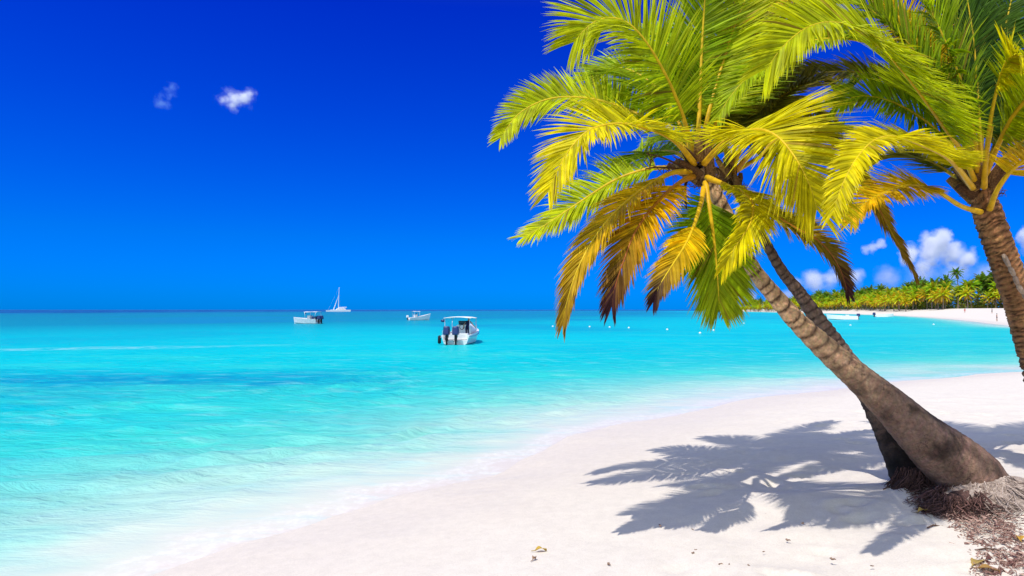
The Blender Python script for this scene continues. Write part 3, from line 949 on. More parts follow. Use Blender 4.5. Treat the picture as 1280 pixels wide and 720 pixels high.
    kn = [P(*p) for p in ((1254, 318, 6.66), (1262, 334, 6.60), (1268, 345, 6.58), (1272, 356, 6.58), (1279, 367, 6.6), (1287, 379, 6.62), (1297, 388, 6.7))]
    for p, q in zip(kn[:-1], kn[1:]):
        mb.tube([inv @ p, inv @ p.lerp(q, .3), inv @ p.lerp(q, .8), inv @ q], [.016, .025, .022, .015], 9, col=lerp3((.44, .32, .23), (.28, .19, .14), random.random()))
    mb.build('dry_stalk', M_BARK, Cc, smooth=True)['label'] = 'pale jointed dry stalk stuck against the trunk'
    # roots of the two leaning palms: matted cushions with loose strands over them
    c = ground_at(1236, 616)
    root_mat(A, c, .62, .40, .13, 3, ((.16, .115, .095), (.50, .41, .35)))
    roots(A, c, 420, .10, .50, 4, ((.20, .145, .12), (.52, .42, .36)), .13)
    c2 = ground_at(1152, 604)
    root_mat(B, c2, .31, .22, .16, 5, ((.02, .013, .011), (.10, .055, .045)))
    roots(B, c2, 460, .04, .20, 6, ((.025, .016, .014), (.15, .08, .065)), .17)
    c3 = ground_at(1198, 628)
    root_mat(B, c3, .34, .16, .09, 7, ((.025, .015, .013), (.14, .08, .068)))
    roots(B, c3, 420, .04, .26, 7, ((.03, .018, .016), (.19, .10, .085)), .10)
    return A, B, Cc


# ------------------------------------------------------------------ litter on the sand
def build_litter():
    rd = random.Random(3)
    mb = MB()
    lines = [[(1190, 630), (1215, 660), (1228, 690), (1240, 722)], [(1240, 640), (1262, 670), (1270, 720)]]
    for ln in lines:
        for _ in range(400):
            s = rd.random() * (len(ln) - 1)
            i = int(s)
            u = ln[i][0] + (ln[i + 1][0] - ln[i][0]) * (s - i) + rd.gauss(0, 13)
            v = ln[i][1] + (ln[i + 1][1] - ln[i][1]) * (s - i) + rd.gauss(0, 4)
            p = ground_at(u, v)
            th = rd.uniform(0, 6.28)
            l = rd.uniform(.02, .085)
            d = Vector((math.cos(th), math.sin(th), 0))
            e = Vector((-d.y, d.x, 0))
            h = rd.uniform(.004, .03)
            col = lerp3((.16, .07, .06), (.50, .34, .27), rd.random() ** 1.2)
            if rd.random() < .2:                            # curled leaf flake
                w = rd.uniform(.006, .02)
                mb.add([p - d * l / 2 + e * w * .3 + Vector((0, 0, h)), p + Vector((0, 0, .006)) - e * w, p + d * l / 2 + Vector((0, 0, h * .8)), p + e * w + Vector((0, 0, .014))], [(0, 1, 2, 3)], col)
            else:
                w = rd.uniform(.002, .0045)
                mb.tube([p - d * l / 2 + Vector((0, 0, .004)), p + e * rd.uniform(-.02, .02) + Vector((0, 0, h)), p + d * l / 2 + Vector((0, 0, .004))], [w, w, w * .6], 4, col=col)
    o = mb.build('leaf_litter', M_FIBRE)
    tag(o, 'reddish brown litter of root fibres and dry leaf scraps trailing down the sand', 'leaf litter', kind='stuff')

    def leaf(u, v, ln, w, rz, col, label):
        p = ground_at(u, v)
        e = empty('fallen_leaf', p + Vector((0, 0, .003)), rz)
        m = MB()
        n = 8
        vs, fs = [], []
        for i in range(n + 1):
            s = i / n
            ww = w * math.sin(math.pi * min(1, s * .96 + .02)) ** .7
            z = .016 * math.sin(s * 3.1) + .01
            x = (s - .5) * ln
            vs += [(x, -ww, z + .012), (x, 0, z), (x, ww, z + .016 * math.sin(s * 5))]
        for i in range(n):
            a = i * 3
            fs += [(a, a + 3, a + 4, a + 1), (a + 1, a + 4, a + 5, a + 2)]
        m.add(vs, fs, col)
        m.build('blade', M_DRY, e, smooth=True)
        m = MB()
        m.tube([(-ln / 2 - .03, 0, .012), (-ln / 2, 0, .012), (0, 0, .030), (ln / 2, 0, .014)], [.003, .003, .002, .001], 5, col=tuple(c * .6 for c in col))
        m.build('stem', M_RIB, e)
        tag(e, label, 'leaf')

    leaf(1154, 641, .11, .028, .3, (.55, .38, .10), 'small ochre leaf on the sand just below the dark palm base')
    leaf(1222, 706, .16, .035, .6, (.58, .42, .14), 'large curled tan leaf in the litter at the bottom right')
    leaf(1236, 715, .12, .03, -.5, (.50, .30, .10), 'brownish orange leaf beside the large curled tan leaf')
    leaf(676, 690, .10, .024, .2, (.62, .42, .08), 'lone yellow leaf on bare sand left of the palm shadows')
    leaf(668, 701, .05, .015, 1.0, (.34, .20, .12), 'tiny brown leaf scrap below the lone yellow leaf')
    leaf(1275, 676, .10, .025, 1.0, (.60, .36, .07), 'yellow orange leaf at the right edge above the litter')

    def twig(u, v, ln, rz, label, group=None):
        p = ground_at(u, v)
        e = MB()
        e.tube([(-ln / 2, 0, .006), (-ln * .1, ln * .06, .022), (ln * .2, -.01, .016), (ln / 2, .02, .006)], [.006, .007, .005, .003], 6, col=(.12, .075, .055))
        e.tube([(0, 0, .018), (ln * .12, ln * .16, .028)], [.004, .002], 5, col=(.12, .075, .055))
        o = e.build('twig', M_FIBRE)
        o.location = p
        o.rotation_euler = (0, 0, rz)
        tag(o, label, 'twig', group)

    twig(1170, 660, .16, .15, 'dark twig lying in the small frond shadow below the palm base')
    twig(1238, 690, .20, -.2, 'forked dark twig at the left edge of the litter trail')
    twig(1112, 612, .13, .1, 'short dark twig sticking out left of the dark palm base')
    rd2 = random.Random(5)
    spots = [(870, 688), (867, 692), (954, 690), (984, 676), (958, 643), (866, 662), (912, 706), (900, 706), (935, 707), (1168, 706), (1040, 700), (1004, 655), (760, 706), (826, 658), (1090, 708)]
    proto = None
    for i, (u, v) in enumerate(spots):
        p = ground_at(u, v)
        if proto is None:
            m = MB()
            for k in range(4):
                th = rd2.uniform(0, 6.28)
                d = Vector((math.cos(th), math.sin(th), .3)) * rd2.uniform(.014, .026)
                m.tube([(0, 0, .004), tuple(d * .6 + Vector((0, 0, .006))), tuple(d)], [.0065, .005, .002], 5, col=lerp3((.14, .08, .06), (.3, .2, .14), rd2.random()))
            proto = m.build('debris_scrap', M_FIBRE)
            o = proto
        else:
            o = proto.copy()
            C.objects.link(o)
        o.location = p
        o.rotation_euler = (0, 0, rd2.uniform(0, 6.28))
        s = rd2.uniform(.5, 1.1)
        o.scale = (s, s, s)
        tag(o, 'tiny dark scrap of plant debris on bare white sand', 'debris', 'debris scraps dotted over the sand')


# ------------------------------------------------------------------ boats
def hull_mesh(L, B, fb0, fb1, floor, mb, flare=.8, draft=.28, rake=.12):
    """Open boat: outer shell, gunwale and inner well, x forward from the transom."""
    ns = 16
    rings = []
    for i in range(ns + 1):
        s = i / ns
        x = L * s
        hb = B / 2 * (1 - max(0, (s - .38) / .62) ** 2.3) if s < 1 else .02
        hb = max(hb, .03) * (.94 + .06 * min(1, s * 4))
        sh = fb0 + (fb1 - fb0) * s ** 1.7
        dr = -draft * (1 - max(0, (s - .55) / .45) ** 2.2)
        ch = .06 + .35 * max(0, s - .5)
        xo = rake * L * s * s
        gw = min(.13, hb * .45)
        fl = max(floor, dr + .1) if s < .8 else floor + (sh - floor) * min(1, (s - .8) / .12) * .75
        half = [(x, 0, dr), (x, hb * flare, ch), (x + xo * .6, hb, sh), (x + xo * .6, hb - gw, sh + .012), (x + xo * .3, max(hb - gw - .04, .005), fl), (x, 0, fl)]
        ring = half + [(p[0], -p[1], p[2]) for p in half[-2:0:-1]]
        rings.append(ring)
    m = len(rings[0])
    vs = [p for r in rings for p in r]
    fs = []
    for i in range(ns):
        for k in range(m):
            k2 = (k + 1) % m
            fs.append((i * m + k, i * m + k2, (i + 1) * m + k2, (i + 1) * m + k))
    fs.append(tuple(range(m))[::-1])
    fs.append(tuple(ns * m + k for k in range(m)))
    mb.add(vs, fs)
    return mb


def outboard(parent, y, zt=.62, tilt=0.0, cowl=M_NAVY, sc=1.0):
    """Outboard motor: cowl, midsection, gear case and propeller."""
    Mx = Matrix.Translation((-.22, y, zt)) @ Matrix.Rotation(tilt, 4, 'Y') @ Matrix.Scale(sc, 4)
    bm = bmesh.new()
    bmesh.ops.create_cube(bm, size=1)
    bmesh.ops.scale(bm, vec=(.62, .44, .56), verts=bm.verts)
    for v in bm.verts:
        if v.co.z > 0: v.co.x *= .80; v.co.y *= .78
        else: v.co.y *= .92
    bmesh.ops.bevel(bm, geom=bm.edges[:], offset=.09, segments=3, affect='EDGES', profile=.6)
    bm.transform(Mx @ Matrix.Translation((-.08, 0, .22)))
    a = MB(); a.bm(bm)
    mot = a.build('outboard_motor', cowl, parent, smooth=True)
    b = MB()
    b.box(Mx @ Vector((-.06, 0, -.22)), (.22 * sc, .16 * sc, .42 * sc), bev=.03)
    b.box(Mx @ Vector((-.08, 0, -.60)), (.20 * sc, .10 * sc, .40 * sc), bev=.03)
    b.box(Mx @ Vector((-.14, 0, -.46)), (.42 * sc, .26 * sc, .025 * sc), bev=.008)
    b.build('drive_leg', M_BLACK, mot)
    c = MB()
    c.box(Mx @ Vector((.12, 0, -.08)), (.16 * sc, .22 * sc, .34 * sc), bev=.02)
    c.build('bracket', M_WHITE, mot)
    d = MB()
    for k in range(3):
        th = k * 2.094
        d.box(Mx @ Vector((-.30, .075 * math.cos(th), -.78 + .075 * math.sin(th))), (.02, .09, .14), rot=Matrix.Rotation(th, 3, 'X') @ Matrix.Rotation(.5, 3, 'Z'), bev=.005)
    d.build('propeller', M_BLACK, mot)
    return mot


def canopy(parent, x0, x1, w, z0, ztop, bow=.10, postr=.022, canv=M_CANVAS):
    a = MB()
    n, mN = 8, 10
    vs, fs = [], []
    for side in (0, 1):
        for i in range(n + 1):
            for j in range(mN + 1):
                x = x0 + (x1 - x0) * i / n
                y = -w / 2 + w * j / mN
                z = ztop + bow * (1 - (2 * j / mN - 1) ** 2) + .02 * math.sin(i * .8) - (.035 if side else 0)
                vs.append((x, y, z))
    k = (n + 1) * (mN + 1)
    for i in range(n):
        for j in range(mN):
            q = i * (mN + 1) + j
            fs.append((q, q + mN + 1, q + mN + 2, q + 1))
            fs.append((k + q, k + q + 1, k + q + mN + 2, k + q + mN + 1))
    loop = [j for j in range(mN + 1)] + [i * (mN + 1) + mN for i in range(1, n + 1)] + [n * (mN + 1) + j for j in range(mN - 1, -1, -1)] + [i * (mN + 1) for i in range(n - 1, 0, -1)]
    for i in range(len(loop)):
        p, q = loop[i], loop[(i + 1) % len(loop)]
        fs.append((p, q, q + k, p + k))
    a.add(vs, fs)
    c = a.build('canopy', canv, parent, smooth=True)
    for x in (x0 + .12, x1 - .12):
        for y in (-w / 2 + .06, w / 2 - .06):
            b = MB()
            b.tube([(x + .12 * (1 if x < (x0 + x1) / 2 else -1), y * 1.02, z0), (x, y, ztop - .02)], postr, 8)
            b.build('canopy_post', M_STEEL, c, smooth=True)
    return c


def skin_body(name, verts, edges, radii, mats, parent, root=0, sub=2):
    me = bpy.data.meshes.new(name)
    me.from_pydata(verts, edges, [])
    o = bpy.data.objects.new(name, me)
    C.objects.link(o)
    sk = o.modifiers.new('skin', 'SKIN')
    for i, r in enumerate(radii):
        r = (r, r) if isinstance(r, (int, float)) else r
        me.skin_vertices[0].data[i].radius = r
        me.skin_vertices[0].data[i].use_root = (i == root)
    ss = o.modifiers.new('sub', 'SUBSURF')
    ss.levels = ss.render_levels = sub
    dg = bpy.context.evaluated_depsgraph_get()
    m2 = bpy.data.meshes.new_from_object(o.evaluated_get(dg))
    bpy.data.objects.remove(o)
    m2.name = name
    m2.materials.clear()
    return m2


def person_mesh(bend=0.0, arms=((.38, .05, .95), (.38, -.05, .95)), stride=.12, walk=True):
    """One continuous standing body, 1.72 m, facing +x."""
    hip = Vector((0, 0, .93))
    def b(p):                                              # lean the upper body forward
        p = Vector(p) - hip
        return tuple(Matrix.Rotation(bend, 3, 'Y') @ p + hip)
    v = [(0, 0, .95), b((0, 0, 1.12)), b((0, 0, 1.32)), b((0, 0, 1.46)), b((.01, 0, 1.54)), b((.03, 0, 1.60)), b((.03, 0, 1.68))]
    r = [(.115, .155), (.10, .135), (.115, .165), (.075, .10), .052, (.082, .072), (.07, .062)]
    e = [(i, i + 1) for i in range(6)]
    for s, st, arm in ((1, stride, arms[0]), (-1, -stride, arms[1])):
        i = len(v)
        v += [(0, .095 * s, .88), (st * .5 + .02, .10 * s, .49), (st, .10 * s, .085), (st + .13, .11 * s, .035)]
        r += [.088, .058, .040, (.036, .030)]
        e += [(0, i), (i, i + 1), (i + 1, i + 2), (i + 2, i + 3)]
        i = len(v)
        hx, hy, hz = arm
        sh = Vector(b((0, .185 * s, 1.41)))
        hd = Vector((hx if isinstance(hx, float) else 0, (.28 + hy) * s if True else 0, hz))
        el = (sh + hd) / 2 + Vector((-.06, .05 * s, -.03))
        v += [tuple(sh), tuple(el), tuple(hd), tuple(hd + (hd - el).normalized() * .11)]
        r += [.052, .042, .030, (.035, .018)]
        e += [(3, i), (i, i + 1), (i + 1, i + 2), (i + 2, i + 3)]
    return skin_body('body', v, e, r, [], None)


def paint_faces(me, mats, fn):
    for m in mats: me.materials.append(m)
    for p in me.polygons:
        p.material_index = fn(p.center)
        p.use_smooth = True


def person_at(loc, rz, label, me, hair, group=None, sc=1.0):
    t = empty('person', loc, rz)
    t.scale = (sc, sc, sc)
    for n, m in (('body', me), ('hair', hair)):
        o = bpy.data.objects.new(n, m)
        C.objects.link(o)
        o.parent = t
    tag(t, label, 'person', group)
    return t


def hair_mesh(bend):
    hip = Vector((0, 0, .93))
    c = Matrix.Rotation(bend, 3, 'Y') @ (Vector((.012, 0, 1.675)) - hip) + hip
    bm = bmesh.new()
    bmesh.ops.create_icosphere(bm, subdivisions=3, radius=1)
    kill = [v for v in bm.verts if v.co.z < -.35 or (v.co.x > .55 and v.co.z < .35)]
    bmesh.ops.delete(bm, geom=kill, context='VERTS')
    bmesh.ops.scale(bm, vec=(.108, .090, .105), verts=bm.verts)
    bm.transform(Matrix.Translation(c) @ Matrix.Rotation(bend, 4, 'Y'))
    me = bpy.data.meshes.new('hair')
    bm.to_mesh(me); bm.free()
    me.materials.append(M_HAIR)
    return me


def wl(v): return H0 * F / (v - V0)                        # distance to the water seen on row v


def build_boats():
    # --- nearest motorboat, stern towards the beach
    Y = wl(431)
    t = empty('motorboat', P(569, 431, Y) * 1.0, R(83))
    t.location.z = 0
    tag(t, 'nearest white motorboat with a white canopy and two navy outboards, moored stern to the beach', 'boat', 'motorboats in the bay')
    h = hull_mesh(6.0, 2.0, .62, 1.05, .30, MB()).build('hull', M_WHITE, t)
    bvl = h.modifiers.new('bevel', 'BEVEL'); bvl.width = .02; bvl.segments = 2; bvl.limit_method = 'ANGLE'
    b = MB(); b.tube([(.0, .95, .50), (2, 1.0, .52), (3.6, .93, .60), (4.9, .66, .76)], .035, 6); b.build('rub_rail', M_STEEL, h)
    b = MB(); b.tube([(.0, -.95, .50), (2, -1.0, .52), (3.6, -.93, .60), (4.9, -.66, .76)], .035, 6); b.build('rub_rail', M_STEEL, h)
    outboard(t, .50, .72, 0, M_NAVY, 1.0)
    outboard(t, -.10, .72, 0, M_NAVY, 1.0)
    canopy(t, .5, 3.1, 1.8, .60, 1.74, .08)
    a = MB()                                               # rounded white cuddy forward
    bm = bmesh.new(); bmesh.ops.create_uvsphere(bm, u_segments=20, v_segments=12, radius=1)
    bmesh.ops.scale(bm, vec=(1.35, .74, .62), verts=bm.verts)
    bm.transform(Matrix.Translation((3.8, 0, .72)))
    a.bm(bm); a.build('cabin', M_WHITE, t, smooth=True)
    a = MB(); a.box((2.5, 0, .78), (.55, .8, .95), bev=.08); con = a.build('console', M_WHITE, t)
    a = MB(); a.box((2.72, 0, 1.38), (.03, .7, .30), rot=Matrix.Rotation(-.35, 3, 'Y'), bev=.01); a.build('windshield', M_GLASS, con)
    a = MB(); a.tube([(2.16 + .02 * math.cos(k * .63), .17 * math.cos(k * .6283), 1.10 + .17 * math.sin(k * .6283)) for k in range(11)], .018, 6); a.build('steering_wheel', M_BLACK, con)
    a = MB(); a.box((.62, 0, .52), (.45, 1.5, .40), bev=.05); st = a.build('bench_seat', M_WHITE, t)
    a = MB()
    a.tube([(.1, .88, .62), (.1, .88, .9), (.9, .92, .93), (1.4, .94, .64)], .016, 6); a.build('stern_rail', M_STEEL, t)
    a = MB(); a.tube([(4.4, .62, .88), (4.9, .52, 1.18), (5.9, .25, 1.32), (6.4, 0, 1.34), (5.9, -.25, 1.32), (4.9, -.52, 1.18), (4.4, -.62, .88)], .018, 6); a.build('bow_rail', M_STEEL, t)
    a = MB(); a.tube([(.18, 1.06, .60), (.18, 1.09, .53), (.18, 1.10, .10), (.18, 1.10, .05)], [.04, .11, .11, .04], 10); a.build('fender', M_BLACK, t, smooth=True)
    a = MB(); a.ball((.75, 1.0, 1.55), (.10, .16, .10), 2); a.build('lamp', M_NAVY, t, smooth=True)
    # figure in dark clothes beside the motors
    me = person_mesh(.45, ((.30, .22, .86), (.42, .20, .95)), .06)
    paint_faces(me, [M_CLOTH, M_SKIN, M_HAIR], lambda c: 0 if (c.z < 1.25 and abs(c.y) < .30 and c.z > .12) or (c.z < 1.44 and abs(c.y) < .23) else 1)
    M_ = Matrix.Translation(t.location) @ Matrix.Rotation(R(83), 4, 'Z')
    person_at(M_ @ Vector((1.08, -.58, .31)), R(66), 'person in dark clothes leaning over at the stern of the nearest motorboat', me, hair_mesh(.45), sc=.86)
    # --- boat at the left with a bimini
    Y = wl(404.6)
    t = empty('motorboat', P(398, 404.6, Y), R(163))
    t.location.z = 0
    tag(t, 'white motorboat with a flat bimini on posts, lying left of the catamaran', 'boat', 'motorboats in the bay')
    h = hull_mesh(4.6, 1.9, .75, 1.05, .3, MB(), rake=.05).build('hull', M_WHITE, t)
    outboard(t, .35, .80, 0, M_NAVY, 1.05)
    outboard(t, -.40, .80, 0, M_NAVY, 1.05)
    canopy(t, -.1, 2.2, 1.7, .7, 1.92, .05, .03)
    a = MB(); a.box((1.6, 0, .85), (.6, .8, 1.0), bev=.08); a.build('console', M_WHITE, t)
    a = MB(); a.box((.55, 0, .85), (.5, 1.4, .7), bev=.08); a.build('bench_seat', M_NAVY, t)
    a = MB(); a.ball((2.25, .3, 1.72), (.10, .10, .14), 2); a.build('lamp', M_NAVY, t)
    # --- low boat right of it, nearer the middle
    Y = wl(400.3)
    t = empty('motorboat', P(511, 400.3, Y), R(28))
    t.location.z = 0
    tag(t, 'low open white motorboat with a raised bow, farther off left of the nearest boat', 'boat', 'motorboats in the bay')
    hull_mesh(4.7, 1.9, .55, 1.45, .25, MB(), rake=.1).build('hull', M_WHITE, t)
    outboard(t, 0, .62, 0, M_WHITE, .9)
    a = MB(); a.box((1.5, 0, .80), (.6, .8, .9), bev=.08); con = a.build('console', M_WHITE, t)
    a = MB(); a.box((1.75, 0, 1.35), (.03, .7, .3), rot=Matrix.Rotation(-.35, 3, 'Y'), bev=.01); a.build('windshield', M_GLASS, con)
    canopy(t, .9, 2.4, 1.5, .5, 1.9, .05, .03)
    # --- small boats off the far beach
    Y = wl(399.6)
    t = empty('motorboat', P(1071, 399.6, Y), R(168))
    t.location.z = 0
    tag(t, 'small white motorboat with dark outboard off the far beach right of the crossing trunks', 'boat', 'motorboats in the bay')
    hull_mesh(6.2, 1.9, .85, 1.2, .3, MB(), flare=1.16, rake=.06).build('hull', M_WHITE, t)
    outboard(t, 0, .8, 0, M_NAVY, 1.2)
    a = MB(); a.box((2.0, 0, .70), (.6, .8, .8), bev=.08); a.build('console', M_WHITE, t)
    Y = wl(396.2)
    t = empty('motorboat', P(1094, 396.2, Y), R(-8))
    t.location.z = 0
    tag(t, 'tiny white skiff with a dark motor at the edge of the far beach', 'boat', 'motorboats in the bay')
    hull_mesh(5.2, 1.7, .8, 1.05, .3, MB(), flare=1.16, rake=.06).build('hull', M_WHITE, t)
    outboard(t, 0, .75, 0, M_NAVY, 1.3)
    a = MB(); a.box((1.8, 0, .5), (.35, 1.3, .3), bev=.05); a.build('bench_seat', M_WHITE, t)
    # --- catamaran
    Y = 690
    t = empty('catamaran', P(423, 389.6, Y), R(6))
    t.location.z = 0
    tag(t, 'white sailing catamaran with a tall bare mast on the horizon', 'sailing boat')
    for y in (-4.2, 4.2):
        m = MB(); hull_mesh(25, 2.3, 1.7, 2.1, .9, m, rake=.03, draft=.6)
        o = m.build('hull', M_WHITE, t); o.location = (-12.5, y, 0)
    a = MB(); a.box((-1.5, 0, 1.8), (13, 8.4, .7), bev=.15); a.build('bridge_deck', M_WHITE, t)
    a = MB()
    bm = bmesh.new(); bmesh.ops.create_cube(bm, size=1); bmesh.ops.scale(bm, vec=(11, 7, 1.8), verts=bm.verts)
    for v in bm.verts:
        if v.co.z > 0: v.co.x *= .75; v.co.y *= .85
    bmesh.ops.bevel(bm, geom=bm.edges[:], offset=.25, segments=2, affect='EDGES')
    bm.transform(Matrix.Translation((3.0, 0, 2.9)))
    a.bm(bm); cab = a.build('cabin', M_WHITE, t)
    a = MB(); a.box((3.0, 0, 2.9), (8.4, 6.72, .5), bev=.05); a.build('window', M_GLASS, cab)
    a = MB(); a.tube([(0, 0, 2), (.3, 0, 15), (.9, 0, 27)], [.35, .33, .22], 8); mast = a.build('mast', M_WHITE, t)
    a = MB(); a.tube([(0, 0, 4.6), (9, 0, 4.9)], .32, 8); a.build('boom', M_WHITE, t)
    a = MB()
    a.tube([(-5.3, 0, 2.3), (-2.6, 0, 9.5), (0, 0, 17.5)], [.42, .40, .12], 8); a.build('furled_sail', M_SAIL, t)
    a = MB()
    a.tube([(.9, 0, 27), (-11, 0, 2)], .035, 5); a.tube([(.9, 0, 26), (1, 4.2, 2)], .035, 5); a.tube([(.9, 0, 26), (1, -4.2, 2)], .035, 5)
    a.build('rigging', M_STEEL, mast)
    a = MB(); a.box((-8, 0, 1.7), (5, 7.2, .05)); a.build('trampoline', M_CANVAS, t)
    # --- mooring buoys
    proto = None
    for i, (u, v) in enumerate([(691, 408.5), (737, 409), (762, 409.5), (786, 410.3), (834, 412.5), (875, 417), (892, 413.5), (930, 404.5), (1063, 407), (1167, 406)]):
        Y = wl(v)
        if proto is None:
            a = MB()
            a.ball((0, 0, .05), (.125, .125, .11), 2)
            proto = a.build('mooring_buoy', M_WHITE, smooth=True)
            b = MB(); b.tube([(0, 0, .15), (0, 0, .21)], .02, 6); b.build('eye', M_STEEL, proto)
            o = proto
        else:
            o = proto.copy(); C.objects.link(o)
            e = proto.children[0].copy(); C.objects.link(e); e.parent = o
        p = P(u, v, Y); p.z = 0
        o.location = p
        tag(o, 'small round white mooring buoy floating in the turquoise water', 'buoy', 'white mooring buoys in the bay')


# ------------------------------------------------------------------ far palm grove
GROVE = [(275, 820), (262, 740), (252, 646), (236, 545), (219, 461), (208, 388), (191, 323), (175, 275), (172, 245), (180, 226), (197, 212), (225, 200), (262, 190)]


def far_palm_meshes(kind, seed):
    rd = random.Random(seed)
    h = rd.uniform(.9, 1.1)
    tr = MB()
    lean = Vector((rd.uniform(-.14, .14), rd.uniform(-.14, .14), 0))
    hh = 7.0 * h * (.8 if kind == 'front' else 1)
    tr.tube([lean * hh * s * s + Vector((0, 0, hh * s)) for s in (0, .25, .5, .75, 1)], [.24, .17, .15, .14, .13], 7, col=(.26, .20, .15))
    top = lean * hh + Vector((0, 0, hh))
    cr = MB()
    nf = 30
    base = dict(front=(.54, .52, .010), mid=(.33, .42, .010), back=(.13, .24, .012))[kind]

    for k in range(nf):
        az = k * 2.39996 + rd.uniform(-.2, .2)
        el = R(78 - 118 * (k / nf) + rd.uniform(-8, 8))
        ln = rd.uniform(2.7, 3.6) * (1.2 if kind == 'front' else 1)
        d = Vector((math.cos(az) * math.cos(el), math.sin(az) * math.cos(el), math.sin(el)))
        p = top.copy()
        col = tuple(c * rd.uniform(.7, 1.3) for c in base)
        if kind == 'front' and k > nf * .75: col = (.40, .25, .02)
        ns = 9
        side = d.cross(Vector((0, 0, 1)))
        side = side.normalized() if side.length > .05 else Vector((1, 0, 0))
        prev = p
        for j in range(ns):
            s = (j + .5) / ns
            p2 = prev + d * (ln / ns)
            w = .62 * math.sin(math.pi * min(1, .16 + s * .8)) ** .7
            if j > 0:
                for sg in (-1, 1):
                    ll = w * rd.uniform(.8, 1.2)
                    e1 = (side * sg + d * .55 + Vector((0, 0, -.45 - .4 * rd.random()))).normalized() * ll
                    cc = tuple(c * rd.uniform(.75, 1.25) for c in col)
                    cr.add([prev, p2, p2 + e1 * 1.0, prev + e1 * .92 + d * .05], [(0, 1, 2, 3)], cc)
            prev = p2
            d = (d + Vector((0, 0, -1)) * .15 * (.5 + s)).normalized()
    return tr.mesh('trunk'), cr.mesh('crown')


